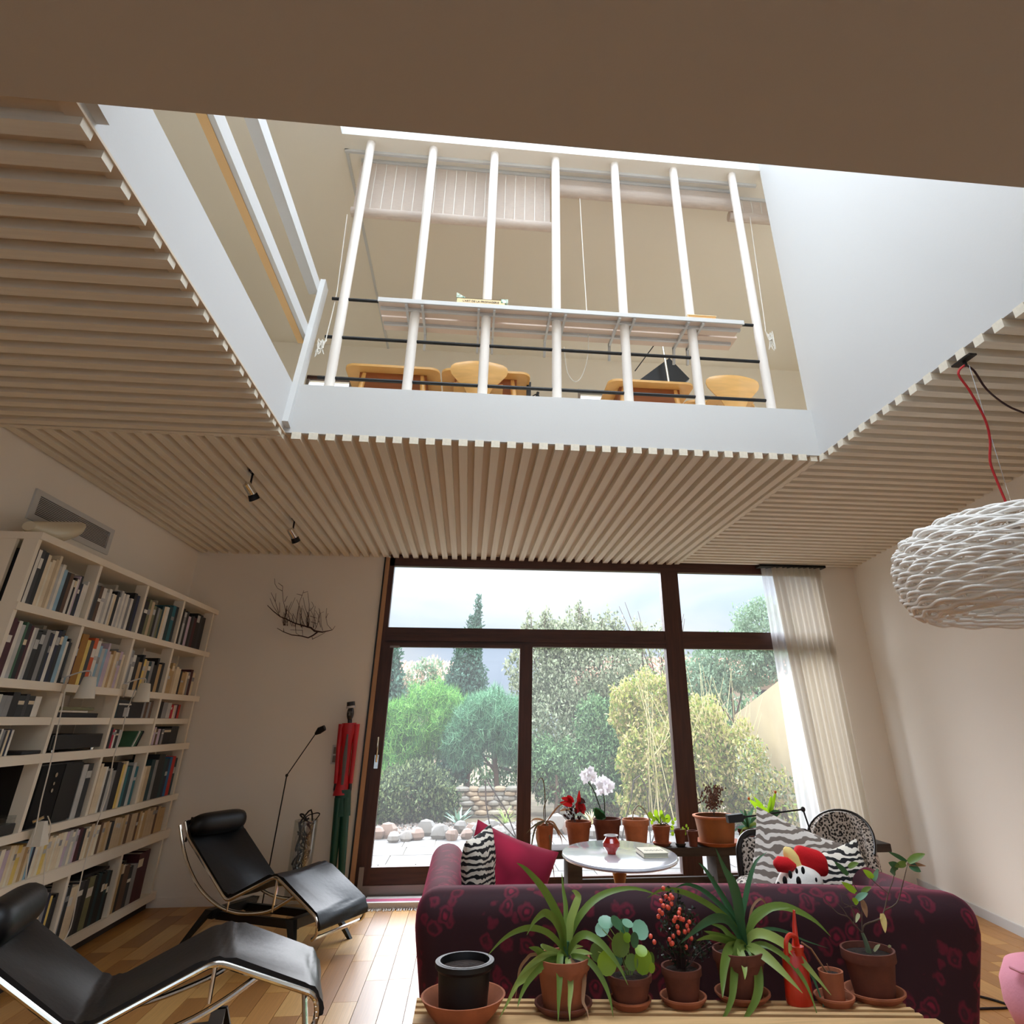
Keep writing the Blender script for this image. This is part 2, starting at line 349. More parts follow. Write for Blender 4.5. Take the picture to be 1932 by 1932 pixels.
# upper storey shell
struct('floor_upper', MB().box(-5.2, XLo - .02, YN - .2, YF + .03, FZ - .02, FZ).box(-5.2, 5.2, YF + .02, 7.9, FZ - .02, FZ), M_up, 'pale floor of the upper gallery', 'floor')
wu = MB().box(-5.2, -2.35, 7.93, 8.15, FZ - .4, ZC + .1).box(-1.75, 1.30, 7.93, 8.15, FZ - .4, ZC + .1).box(2.75, 3.05, 7.93, 8.15, FZ - .4, ZC + .1).box(3.75, 5.2, 7.93, 8.15, FZ - .4, ZC + .1)
for a, b_ in ((-2.35, -1.75), (1.30, 2.75), (3.05, 3.75)): wu.box(a, b_, 7.93, 8.15, 5.62, ZC + .1).box(a, b_, 7.93, 8.15, FZ - .4, 4.75)
struct('wall_upper_back', wu, M_up, 'pale back wall of the upper gallery with low windows', 'wall')
struct('wall_upper_left', MB().box(-5.4, -5.2, YN - .2, 8.15, FZ - .4, ZC + .1), M_up, 'far left wall of the upper gallery', 'wall')
struct('wall_upper_right', MB().box(5.0, 5.2, YF, 8.15, FZ - .4, ZC + .1), M_up, 'far right wall of the upper gallery', 'wall')
struct('wall_upper_near', MB().box(-5.4, XRo, YN - .22, YN - .03, FZ - .05, ZC + .7), M_up, 'near wall of the upper gallery above the ceiling edge', 'wall')
uc = MB().box(-5.4, -1.352, YN - .2, 8.15, ZC, ZC + .3).box(-1.352, 5.2, 4.235, 8.15, ZC, ZC + .3).box(XRo + .1, 5.2, YN, 4.3, ZC, ZC + .3)
struct('ceiling_upper', uc, M_up, 'beige ceiling of the upper gallery beside the skylight', 'ceiling')
sw = MB().box(-1.40, -1.352, YN, 4.235, ZC + .3, ZC + .7).box(-1.40, XRo, 4.235, 4.28, ZC + .3, ZC + .7).box(-1.40, -1.3515, YN, 4.235, ZC + .001, ZC + .3).box(-1.3515, XRo, 4.2345, 4.236, ZC + .001, ZC + .3)
struct('trim_7', sw, M_white, 'white upstand round the skylight over the void', 'trim')
sk = struct('window_2', MB().box(-1.40, XRo + .05, YN + .02, YN + .07, ZC + .66, ZC + .72), M_white, 'skylight over the void, flat glazing above white reveals', 'skylight')
part('glazing', MB().box(-1.38, XRo, YN, 4.25, ZC + .70, ZC + .705), pane_mat('skylight glass', 0.04, 0.02), sk, smooth=0)
struct('trim_8', MB().box(-1.352, 2.5, 4.40, 4.425, ZC - .03, ZC).box(-1.352, -1.325, 4.40, 7.93, ZC - .012, ZC), M_white, 'white ceiling moulding behind the poles', 'trim')
struct('trim_9', MB().box(JL, WR, 7.44, YD - .001, 0, .006), mat('dark threshold board', (62, 40, 34), .5), 'dark threshold board along the window wall', 'threshold')
# garden window wall -------------------------------------------------------
w1 = struct('window_1', MB().box(JL, JL + .015, YD - .02, YD + .02, -.0, SB), M_black, 'dark timber framed window wall onto the garden', 'window')
def wpart(n, mb, m=M_frame, l=None): return part(n, mb, m, w1, l, smooth=0)
y0, y1 = 7.735, 7.82
wpart('jamb', MB().box(JL + .015, JL + .06, YD - .005, YD + .10, 0, SB), M_jamb, 'light timber lining')
wpart('jamb', MB().box(JL + .06, JL + .115, y0, y1, 0, SB), M_frame)
wpart('jamb', MB().box(4.19, 4.236, y0, y1, 0, SB), M_frame)
wpart('head', MB().box(JL + .06, 4.2, y0, y1, 3.10, SB + .04), M_frameh)
wpart('transom', MB().box(JL + .11, 4.2, y0, y1, 2.245, 2.43), M_frameh)
wpart('mullion', MB().box(2.22, 2.43, y0 - .01, y1 + .01, 0.0, 3.10), M_frame)
wpart('track', MB().box(JL + .11, 2.22, y0 - .025, y0, 2.29, 2.33), M_frameh)
wpart('sill', MB().box(.72, 4.19, y0, y1, 0.03, .15), M_frameh)
wpart('sill_track', MB().box(JL + .06, 4.19, y0 - .10, y0 + .02, 0.0, .03), M_alu, 'pale metal sill track')
for a in ((JL + .115, 2.22, 2.43, 3.10), (2.43, 4.19, 2.43, 3.10), (2.43, 4.19, .15, 2.245), (.69, 2.22, .15, 2.245)):
    wpart('pane', MB().box(a[0], a[1], 7.785, 7.791, a[2], a[3]), M_glass)
d1 = struct('door_1', MB().box(-.93, -.83, 7.70, 7.77, .045, 2.26), M_frame, 'sliding glazed garden door left of the fixed panes', 'door')
def dpart(n, mb, m=M_frame, l=None): return part(n, mb, m, d1, l, smooth=0)
dpart('stile', MB().box(.55, .69, 7.70, 7.77, .045, 2.26)); dpart('top_rail', MB().box(-.83, .55, 7.70, 7.77, 2.225, 2.262), M_frameh)
dpart('bottom_rail', MB().box(-.83, .55, 7.70, 7.77, .12, .265), M_frameh); dpart('kick_plate', MB().box(-.93, .69, 7.685, 7.775, .03, .125), M_alu, 'brushed metal kick plate')
dpart('corner_plate', MB().box(-.935, -.89, 7.683, 7.70, .03, .27), M_alu)
dpart('pane', MB().box(-.83, .55, 7.733, 7.739, .265, 2.225), M_glass)
hd = dpart('handle', MB().box(-.90, -.862, 7.675, 7.70, 1.08, 1.20), M_chrome, 'chrome lever handle'); part('lever', MB().tube([(-.88, 7.665, 1.14), (-.88, 7.65, 1.16), (-.885, 7.65, 1.36)], .009), M_chrome, hd)
dpart('latch', MB().box(-.865, -.765, 7.69, 7.70, 2.215, 2.235), M_alu)
# ================================================================ GALLERY ABOVE
poles = [-1.11, -.558, -.008, .548, 1.097, 1.655, 2.22]
gr = thing('gallery_screen', 'row of seven tall white poles with three black rails on the fascia', 'balustrade', (0.55, 4.314, FZ))
for px in poles:
    part('pole', MB().tube([(px, 4.314, FZ - .02), (px, 4.314, ZC)], .037, 16), mat('white stained pole', (228, 222, 216), .6, var=.04, vscale=3, stretch=(6, 6, .5)), gr)
for z in (4.415, 4.07, 3.723):
    part('rail', MB().tube([(-1.20, 4.314, z), (2.24 if z < 4 else 2.2, 4.314, z)], .0135, 10), M_blackm, gr)
# slatted narrow table carried by the poles
ps = thing('pole_shelf', 'narrow white plank shelf held between the gallery poles', 'shelf', (.65, 4.4, 4.37))
part('front_edge', MB().box(-.83, 2.05, 4.185, 4.20, 4.335, 4.37), M_white, ps, smooth=0)
part('board', MB().box(-.83, 2.05, 4.20, 4.40, 4.348, 4.366), mat('pale pink underside board', (220, 200, 184), .7), ps, smooth=0)
part('board', MB().box(-.83, 2.08, 4.42, 4.62, 4.348, 4.366), MATS['pale pink underside board'], ps, smooth=0)
for yy in (4.285, 4.50): part('batten', MB().box(-.82, 2.05, yy - .012, yy + .012, 4.325, 4.348), M_white, ps, smooth=0)
for px in poles[1:6]:
    for s in (-1, 1):
        part('bracket', MB().bar((px + s * .06, 4.20, 4.335), (px + s * .06, 4.64, 4.335), .018, .03).bar((px + s * .06, 4.62, 4.345), (px + s * .06, 4.66, 4.20), .018, .03, (0, 1, 0)), M_white, ps, smooth=0)
# books on the shelf
bk = thing('book', 'thick cream spined paperback lying open on the gallery shelf', 'book', (-.07, 4.25, 4.371), -.03)
part('cover', MB().box(-.24, .13, 4.205, 4.212, 4.371, 4.425).box(-.24, .13, 4.205, 4.40, 4.371, 4.375).box(-.24, .13, 4.205, 4.40, 4.421, 4.425), mat('cream book cloth', (232, 205, 158), .7), bk, smooth=0)
part('pages', MB().box(-.235, .125, 4.212, 4.39, 4.375, 4.421), M_paper, bk, smooth=0)
part('jacket', MB().hexa([(-.245, 4.203, 4.425), (-.17, 4.203, 4.427), (-.17, 4.3, 4.427), (-.245, 4.3, 4.425)], [(-.245, 4.203, 4.47), (-.24, 4.203, 4.47), (-.24, 4.3, 4.47), (-.245, 4.3, 4.47)]).box(.10, .155, 4.203, 4.25, 4.40, 4.435), mat('green patterned jacket', (40, 120, 84), .6, var=.5, vscale=60, col2=(230, 235, 225)), bk, 'green patterned jacket flap')
def text(name, s, size, loc, rot, m, parent, ext=.0008, align='CENTER'):
    c = bpy.data.curves.new(name, 'FONT'); c.body = s; c.size = size; c.extrude = ext; c.align_x = align; c.align_y = 'CENTER'
    tmp = bpy.data.objects.new(name, c); COL.objects.link(tmp); dg = bpy.context.evaluated_depsgraph_get()
    me = bpy.data.meshes.new_from_object(tmp.evaluated_get(dg)); bpy.data.objects.remove(tmp)
    me.materials.clear(); me.materials.append(m); o = bpy.data.objects.new(name, me); COL.objects.link(o); o.parent = parent
    from mathutils import Euler
    o.matrix_local = ORG[parent.name].inverted() @ (Matrix.Translation(loc) @ Euler(rot).to_matrix().to_4x4()); return o
text('title', "L'ART DE LA FROMAGERIE", .024, (-.055, 4.2035, 4.398), (PI / 2, 0, 0), M_black, bk)
bk2 = thing('book', 'thick cream paperback lying flat at the right end of the gallery shelf', 'book', (1.75, 4.3, 4.371), .15)
part('cover', MB().box(1.60, 1.84, 4.22, 4.40, 4.371, 4.375).box(1.60, 1.84, 4.22, 4.40, 4.415, 4.42).box(1.60, 1.605, 4.22, 4.40, 4.371, 4.42), MATS['cream book cloth'], bk2, smooth=0)
part('pages', MB().box(1.605, 1.835, 4.225, 4.395, 4.375, 4.415), mat('toned pages', (214, 170, 110), .8), bk2, smooth=0)
# blinds
M_blind = mat('woven split cane', (232, 220, 210), .85, trans=.35, var=.10, vscale=12, stretch=(1, 1, 60), bump=.5, bscale=40)
def blind(x0, x1, z0, rad, label, y=4.52, threads=True):
    b = thing('roller_blind', label, 'blind', ((x0 + x1) / 2, y, z0), 0, 'rolled cane blinds behind the poles' if False else None)
    if z0 + rad < ZC - .1: part('sheet', MB().box(x0, x1, y - .004, y + .004, z0 + rad, ZC - .03), M_blind, b, smooth=0)
    part('roll', MB().tube([(x0 - .01, y, z0 + rad), (x1 + .01, y, z0 + rad)], rad, 14), M_blind, b)
    part('head_rail', MB().box(x0, x1, y - .02, y + .03, ZC - .035, ZC - .001), M_white, b, smooth=0)
    if threads:
        n = max(2, int((x1 - x0) / .09)); m = MB()
        for i in range(n): xx = x0 + .05 + (x1 - x0 - .1) * i / (n - 1); m.box(xx - .003, xx + .003, y - .007, y - .0045, z0 + rad, ZC - .03)
        part('stitching', m, M_cord, b, smooth=0, stuff=True)
    return b
blind(-1.22, .52, 5.43, .045, 'wide cane blind half lowered behind the left poles')
blind(.56, 2.34, 5.86, .06, 'cane blind rolled up tight behind the middle and right poles', threads=False)
blind(2.28, 2.95, 5.80, .05, 'short cane blind at the far right beside the white wall', y=4.60)
def cord(label, pts, r=.004, m=M_cord, name='cord', n=4): return solo(name, MB().tube(smooth_path(pts, n), r, 6), m, label, 'cord')
def hank(c, h=.2, seed=1):
    q = random.Random(seed); p = []
    for i in range(16): p.append(Vector(c) + Vector((.03 * math.sin(i * 2.3 + seed), .012 * math.cos(i * 1.7), -h * (.5 - .5 * math.cos(i * PI * .9)) * (0.6 + .4 * q.random()))))
    return p
cord('white blind cord wound in a hank on the left pole rails', [aty(655, 405, 4.5), aty(640, 520, 4.4), aty(634, 560, 4.33), aty(615, 640, 4.30)] + hank(aty(607, 640, 4.29), .16, 2))
cord('long white blind cord hanging straight between middle poles', [aty(1094, 375, 4.5), aty(1100, 480, 4.5), aty(1107, 590, 4.5), aty(1110, 660, 4.48), aty(1100, 705, 4.47), aty(1085, 720, 4.46), aty(1070, 700, 4.46), aty(1064, 655, 4.47)])
cord('white blind cord knotted beside the rightmost pole', [aty(1415, 410, 4.56), aty(1430, 520, 4.5), aty(1443, 612, 4.4)] + hank(aty(1452, 625, 4.36), .2, 5))
# furniture of the gallery: three desks with curved tops and two ply chairs
def desk(label, x0, x1, yf, yb, group=None, zt=4.33):
    t_ = thing('desk', label, 'desk', ((x0 + x1) / 2, (yf + yb) / 2, FZ)); r = .09; m = MB(); n = 5; P = []
    for cx_, cy_, a0 in ((x1 - r, yf + r, -PI / 2), (x1 - r, yb - r, 0), (x0 + r, yb - r, PI / 2), (x0 + r, yf + r, PI)):
        for k in range(n + 1): a = a0 + PI / 2 * k / n; P.append((cx_ + r * math.cos(a), cy_ + r * math.sin(a)))
    N = len(P); m.add([(p[0], p[1], zt - .022) for p in P] + [(p[0], p[1], zt) for p in P], [tuple(range(N - 1, -1, -1)), tuple(range(N, 2 * N))] + [(i, (i + 1) % N, N + (i + 1) % N, N + i) for i in range(N)])
    part('desktop', m, M_beech, t_, smooth=.5)
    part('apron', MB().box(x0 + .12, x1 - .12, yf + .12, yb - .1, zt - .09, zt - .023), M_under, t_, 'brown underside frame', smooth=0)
    for sx in (0, 1):
        for sy in (0, 1):
            xx = x0 + .16 if sx == 0 else x1 - .16; yy = yf + .14 if sy == 0 else yb - .14; ox = -.08 if sx == 0 else .08; oy = -.06 if sy == 0 else .06
            part('leg', MB().tube([(xx, yy, zt - .03), (xx + ox, yy + oy, FZ)], [.026, .017], 12), M_beech, t_)
    return t_
desk('left beech desk of the gallery seen from below', -1.235, -.40, 5.18, 5.98)
desk('middle beech desk of the gallery, behind the left ply chair', -.385, .42, 5.17, 5.97)
desk('right beech desk of the gallery, beside the black monitor', 1.15, 1.97, 5.20, 6.0)
desk('beech desk at the far right end of the gallery', 1.99, 2.72, 5.55, 6.2)
def ply_chair(label, x, y):
    c = thing('ply_chair', label, 'chair', (x, y, FZ)); zt = 4.235
    prof = [(.0, .065), (.10, .07), (.19, .085), (.26, .12), (.32, .18), (.38, .232), (.42, .245), (.455, .238), (.48, .205), (.495, .15)]
    m = MB(); rows = []
    for i, (h, w) in enumerate(prof):
        z = zt - .495 + h; yy = y - .02 - .05 * h
        rows.append([(x + w * s_ / 4, yy - .03 * (abs(s_) / 4) ** 2 * -1, z) for s_ in range(-4, 5)])
    vs = [p for r_ in rows for p in r_]; k = 9; vs2 = [(p[0], p[1] - .009, p[2]) for p in vs]
    fs = []; n0 = len(vs)
    for i in range(len(rows) - 1):
        for j in range(8):
            a = i * k + j; fs.append((a, a + 1, a + k + 1, a + k)); fs.append((n0 + a, n0 + a + k, n0 + a + k + 1, n0 + a + 1))
    for i in range(len(rows) - 1): a = i * k; fs.append((a, a + k, n0 + a + k, n0 + a)); a += 8; fs.append((a, n0 + a, n0 + a + k, a + k))
    a = (len(rows) - 1) * k
    for j in range(8): fs.append((a + j, a + j + 1, n0 + a + j + 1, n0 + a + j))
    part('backrest', m.add(vs + vs2, fs), M_beech, c)
    part('seat', MB().rbox((x, y + .2, FZ + .44), (.21, .20, .008), .008), M_beech, c)
    for sx in (-1, 1):
        for sy in (0, 1): part('leg', MB().tube([(x + sx * .10, y + .15 + sy * .1, FZ + .43), (x + sx * .22, y + sy * .40, FZ)], .008, 8), M_chrome, c)
ply_chair('pale ply chair with waisted back at the middle gallery desk', -.045, 4.9); ply_chair('pale ply chair with waisted back near the rightmost pole', 2.19, 4.9)
# monitor on an arm, swing lamp, low gallery windows
mo = thing('monitor', 'black monitor tilted above the right gallery desk', 'monitor', (1.85, 5.7, 4.33))
part('screen', MB().bar((1.62, 5.65, 4.42), (1.98, 5.65, 4.72), .05, .30, (-.6, 0, .75)), M_black, mo, smooth=0)
part('stand', MB().tube([(1.72, 5.6, 4.33), (1.70, 5.62, 4.5), (1.8, 5.66, 4.56)], .012), M_blackm, mo)
dl = thing('desk_lamp', 'slim silver swing arm lamp leaning over the right gallery desk', 'lamp', (1.62, 5.5, 4.33))
part('arm', MB().tube([aty(1262, 722, 5.5), aty(1250, 650, 5.5)], .012), M_chrome, dl); part('arm', MB().tube([aty(1198, 700, 5.5), aty(1235, 650, 5.5)], .005), M_blackm, dl)
part('base', MB().lathe((1.60, 5.5, 4.331), [(.07, 0), (.07, .015), (.02, .03), (.015, .09)], 16), M_blackm, dl)
gb = thing('gooseneck_lamp', 'tiny black gooseneck lamp at the end of the middle gallery desk', 'lamp', (.50, 5.4, 4.1))
part('neck', MB().tube(smooth_path([aty(995, 755, 5.4), aty(1004, 748, 5.4), aty(1013, 744, 5.4), aty(1020, 752, 5.4)], 3), .006), M_blackm, gb)
part('head', MB().tube([aty(1012, 752, 5.4), aty(1015, 740, 5.4)], .014), M_blackm, gb); part('clamp', MB().box(.40, .44, 5.38, 5.42, 4.2, 4.34), M_blackm, gb, smooth=0)
for i, (a, b_, l) in enumerate(((-2.35, -1.75, 'low dark framed window at the left end of the gallery'), (1.30, 2.75, 'low window of the gallery behind the right desk'), (3.05, 3.75, 'low window at the far right of the gallery'))):
    w_ = struct('window_%d' % (i + 3), MB().box(a, b_, 7.95, 8.0, 5.57, 5.62).box(a, b_, 7.95, 8.0, 4.75, 4.80), M_alu if i else M_frameh, l, 'window')
    part('pane', MB().box(a + .04, b_ - .04, 7.97, 7.976, 4.8, 5.57), M_glass, w_, smooth=0); part('post', MB().box(a, a + .04, 7.95, 8.0, 4.8, 5.57), M_alu, w_, smooth=0); part('post', MB().box(b_ - .04, b_, 7.95, 8.0, 4.8, 5.57), M_alu, w_, smooth=0)
# left railing of the void
rl = thing('void_railing', 'white timber railing of two flat boards along the left of the void', 'railing', (XLo, 4.3, H))
part('post', MB().bar((XLo + .02, 4.17, 3.27), (XLo + .02, 4.40, 4.60), .04, .12, (0, 1, 0)), M_white, rl, smooth=0)
part('post', MB().bar((XLo + .02, 1.62, 3.27), (XLo + .02, 1.66, 4.60), .04, .12, (0, 1, 0)), M_white, rl, smooth=0)
for z in (4.08, 4.53): part('board', MB().box(XLo - .075, XLo, YN, 4.37, z - .05, z + .05), M_white, rl, smooth=0)
part('edge_strip', MB().box(XLo - .078, XLo - .03, YN, 4.36, 4.03 - .004, 4.03 - .0005), mat('ochre primer edge', (214, 176, 124), .8), rl, 'ochre unpainted lower edge', smooth=0)
# ================================================================ BOOKCASE
bc = thing('bookcase', 'long cream built-in bookcase full of books along the left wall', 'bookcase', (-2.9, 6.06, 0))
FX = -2.72; SH = [(2.568, .044), (2.146, .045), (1.729, .049), (1.314, .054), (.885, .048), (.603, .07), (.129, .06)]
for zt, th in SH: part('shelf', MB().box(XL + .002, FX, 4.40, 7.70, zt - th, zt), M_shelf, bc, smooth=0)
UY = [4.42, 5.20, 6.0, 6.8, 7.6]
for i in range(4): part('shelf', MB().box(XL + .02, FX - .02, UY[i] + .02, UY[i + 1] - .02, 1.48, 1.525), M_shelf, bc, smooth=0)
rows = [(SH[k + 1][0], SH[k][0] - SH[k][1]) for k in range(6)]
for z0, z1 in rows:
    for i, yy in enumerate(UY):
        if (z0 > .55 and z1 < .9) and i not in (0, 4): continue
        part('upright', MB().box(FX - .10 if True else 0, FX - .012, yy - .018, yy + .018, z0, z1), M_shelf, bc, smooth=0)
        part('upright', MB().box(XL + .004, XL + .10, yy - .018, yy + .018, z0, z1), M_shelf, bc, smooth=0)
        if 1.0 < z0 < 1.5: part('divider', MB().box(XL + .10, FX - .10, yy - .010, yy + .010, z0, z1), M_shelf, bc, smooth=0)
for z0, z1 in rows: part('end_post', MB().box(-2.96, -2.86, 4.405, 4.43, z0, z1), M_shelf, bc, smooth=0)
for zz in (2.45, 2.05): part('back_rail', MB().box(XL + .003, XL + .02, 4.42, 7.6, zz - .05, zz), M_shelf, bc, smooth=0)
part('plinth', MB().box(XL + .003, FX - .06, 4.45, 7.68, 0, .07), mat('dark plinth', (60, 50, 44), .8), bc, smooth=0)
# ---- books: one object each
BC = {'black': (22, 22, 26), 'dark grey': (58, 60, 64), 'charcoal': (38, 42, 46), 'navy': (26, 34, 62), 'white': (226, 224, 216), 'cream': (226, 212, 184), 'ivory': (232, 226, 206), 'beige': (196, 176, 144), 'grey': (140, 142, 144), 'pale grey': (186, 188, 188), 'sky blue': (140, 180, 204), 'blue': (30, 104, 160), 'teal': (34, 106, 120), 'dark teal': (24, 62, 70), 'crimson': (186, 26, 66), 'red': (190, 42, 34), 'maroon': (70, 20, 32), 'orange': (206, 92, 44), 'ochre': (160, 112, 32), 'yellow': (226, 200, 110), 'green': (62, 104, 80), 'lilac': (196, 178, 196), 'brown': (96, 70, 52), 'tan': (188, 158, 112), 'olive': (120, 122, 90)}
def bmat(c): return mat('book cloth ' + c, BC[c], .6, var=.08, vscale=14)
RB = random.Random(11)
def book(y, z0, w, h, d, c, label, group=None, lean=0.0, x=None, band=True):
    x1 = (FX - .028 if x is None else x); me = MB(); a = .0022
    root = thing('book', label, 'book', (x1 - d / 2, y + w / 2, z0), 0, group)
    me.box(x1 - d, x1 - a, y, y + a, z0, z0 + h).box(x1 - d, x1 - a, y + w - a, y + w, z0, z0 + h).box(x1 - a, x1, y, y + w, z0, z0 + h)
    ms = [me]
    pg = MB().box(x1 - d + .004, x1 - a, y + a, y + w - a, z0 + .004, z0 + h - .004)
    if lean:
        R_ = Matrix.Translation((0, y, z0)) @ Matrix.Rotation(-lean, 4, 'X') @ Matrix.Translation((0, -y, -z0)); me.xf(R_); pg.xf(R_)
    part('cover', me, bmat(c), root, smooth=0); part('pages', pg, M_paper, root, smooth=0)
    if band and w > .022 and not lean and RB.random() < .4:
        c2 = RB.choice(['white', 'cream', 'grey', 'pale grey'])
        if c2 != c:
            q0 = z0 + h * RB.uniform(.55, .75); part('spine_label', MB().box(x1, x1 + .0006, y + .002, y + w - .002, q0, q0 + h * RB.uniform(.08, .2)), bmat(c2), root, smooth=0)
    return root
BAY = ['first', 'second', 'third', 'fourth']
ROWN = {0: 'top shelf', 1: 'second shelf', 2: 'third shelf', 3: 'fourth shelf', 4: 'fifth shelf', 5: 'sixth shelf', 6: 'bottom shelf'}
def size_word(w, h, hr): return ('thick ' if w > .032 else 'thin ' if w < .017 else '') + ('tall ' if h > .86 * hr else 'short ' if h < .6 * hr else '')
def run(row, z0, z1, y0, y1, seq, hmin, hmax, wmin, wmax, bay, cnt, dmin=.16, dmax=.24):
    y = y0; i = 0
    while y < y1 - wmin:
        c = seq[i % len(seq)] if not callable(seq) else seq(i); w = RB.uniform(wmin, wmax) * (1.3, 1.45, 1.8, 2.0)[bay]; h = min(RB.uniform(hmin, hmax), z1 - z0 - .01)
        if y + w > y1: break
        cnt[0] += 1
        lab = '%s%s book, %s from left in %s bay of the %s' % (size_word(w, h, z1 - z0), c, ordn(cnt[0]), BAY[bay], ROWN[row])
        book(y, z0 + .001, w - .0012, h, RB.uniform(dmin, dmax), c, lab, 'books on the ' + ROWN[row]); y += w; i += 1
    return y
r = rows
def bays(row, z0, z1, specs):
    for bay, lst in enumerate(specs):
        if not lst: continue
        cnt = [0]; y = UY[bay] + .02 if not isinstance(lst[0], float) else lst[0]
        for sp in lst:
            if isinstance(sp, float): y = sp; continue
            seq, ye, hm, hx, wm, wx = sp; y = run(row, z0, z1, y, ye, seq.split(','), hm, hx, wm, wx, bay, cnt)
g = 'white,black,cream,white,charcoal,cream,grey,white,cream,black,pale grey'
bays(0, r[0][0], r[0][1], [
    [('blue', 4.47, .36, .36, .03, .03), ('black,white,dark grey,charcoal', 4.60, .31, .34, .02, .034), ('cream,ivory,cream,beige,cream', 4.76, .28, .34, .018, .03), ('pale grey,white,sky blue,white', 4.87, .27, .30, .02, .034), ('black,brown,charcoal', 4.96, .26, .28, .03, .04), ('white,black,white,lilac,charcoal,navy,white,white', 5.16, .22, .27, .012, .026)],
    [('grey,dark grey,brown,white,black,dark teal', 5.42, .24, .27, .022, .036), ('pale grey,white,grey,white,cream,black,white,pale grey,white', 5.85, .22, .275, .014, .03), ('black,navy', 5.98, .28, .3, .025, .04)],
    [('charcoal,black,dark grey,white', 6.16, .26, .31, .02, .04), ('olive,beige,olive,charcoal,grey', 6.42, .24, .29, .02, .035), ('dark teal,cream,white,black', 6.58, .25, .3, .02, .034), ('dark teal,teal,charcoal', 6.78, .28, .33, .03, .045)],
    [('black,red,red', 6.95, .30, .33, .03, .045), ('pale grey,charcoal,lilac,black,dark grey,maroon', 7.26, .26, .31, .02, .035), ('black,charcoal', 7.5, .30, .33, .03, .04)]])
bays(1, r[1][0], r[1][1], [
    [('maroon,maroon', 4.56, .33, .345, .04, .06), ('maroon,white,pale grey,green,black', 4.75, .30, .33, .014, .03), ('charcoal,black,grey,charcoal,navy,white,navy,charcoal,sky blue,navy', 5.10, .28, .33, .02, .036), ('white,black,charcoal', 5.18, .25, .28, .014, .024)],
    [('maroon,crimson', 5.29, .26, .28, .024, .032), ('ochre', 5.36, .33, .33, .06, .06), ('yellow,dark grey,charcoal', 5.47, .29, .31, .024, .036), ('orange', 5.51, .32, .32, .034, .036), ('white,sky blue,pale grey,sky blue,lilac,white', 5.72, .25, .31, .02, .034), ('lilac,cream,tan,cream,beige', 5.97, .22, .27, .016, .03)],
    [('pale grey,grey,white,charcoal', 6.17, .26, .31, .02, .035), ('black,tan,charcoal,yellow,beige,dark teal,grey,black', 6.76, .21, .28, .02, .036)],
    [('white,tan,tan,beige,cream,beige,grey', 7.10, .20, .29, .02, .034), ('cream,black,tan,tan,cream,grey,maroon', 7.56, .19, .24, .02, .034)]])
bays(2, 1.526, 1.68, [
    [('dark grey,charcoal,white,grey,grey,black,charcoal', 5.02, .11, .135, .03, .055)], None,
    [('dark teal,charcoal', 6.10, .12, .14, .02, .04), ('charcoal,black', 6.60, .11, .13, .10, .14), ('grey,brown', 6.75, .12, .135, .02, .03)],
    [('black,grey,pale grey', 7.15, .12, .14, .03, .06), ('red,crimson,cream,lilac,maroon', 7.36, .11, .13, .012, .024)]])
bays(3, r[2][0], 1.478, [
    [('cream,navy,white,charcoal,white,grey,dark grey', 4.86, .13, .15, .013, .022)], None,
    [('maroon,charcoal,crimson,white,black,pale grey', 6.26, .12, .15, .014, .03)],
    [('grey,lilac,brown,lilac,charcoal', 7.10, .12, .145, .014, .03), ('black,charcoal', 7.45, .12, .15, .05, .1)]])
for i_, (c_, w_) in enumerate([('green', .012), ('white', .012), ('green', .014), ('charcoal', .016)]):
    book(6.47 + i_ * .034, r[2][0] + .001, w_, .14, .16, c_, 'slanting %s booklet, %s of four leaning on the fourth shelf' % (c_, ordn(i_ + 1)), 'leaning booklets', lean=.62)
bays(4, r[3][0], r[3][1], [None, [5.80, ('pale grey,charcoal', 5.97, .33, .35, .03, .06)],
    [('beige,cream,cream,beige,cream', 6.16, .29, .33, .02, .03), ('white,dark grey,pale grey,grey,lilac,maroon', 6.38, .26, .32, .018, .032), ('black,black,yellow,cream', 6.56, .30, .33, .02, .04), ('teal,dark teal,pale grey', 6.74, .27, .31, .025, .04)],
    [('cream,beige,cream,tan,cream', 7.06, .25, .30, .03, .045), ('dark teal,grey,charcoal,charcoal,dark teal,navy,blue,red', 7.56, .30, .35, .024, .04)]])
cnt = [0]; y = 4.95
pal = 'maroon,ivory,ivory,grey,ivory,lilac,cream,ivory,cream,yellow,cream,tan,cream,sky blue,navy,ivory,cream,ivory,yellow,cream,cream,ivory,cream,cream,ivory,lilac,pale grey,ivory,pale grey,lilac,maroon,black,cream,ivory,beige,cream,ivory,brown,beige,tan,beige,charcoal'.split(',')
i = 0
while y < 7.52:
    w = RB.uniform(.024, .044) * (1 + max(0, y - 5.6) * .35); c = pal[i] if i < len(pal) else RB.choice(['beige', 'tan', 'beige', 'tan', 'beige', 'brown', 'cream']); h = RB.uniform(.185, .212)
    cnt[0] += 1; book(y, .604, w - .0015, h, RB.uniform(.13, .15), c, '%s%s paperback, %s from left on the second shelf from the bottom' % ('thick ' if w > .03 else '', c, ordn(cnt[0])), 'paperbacks on the second shelf from the bottom'); y += w; i += 1
    if cnt[0] >= 74: break
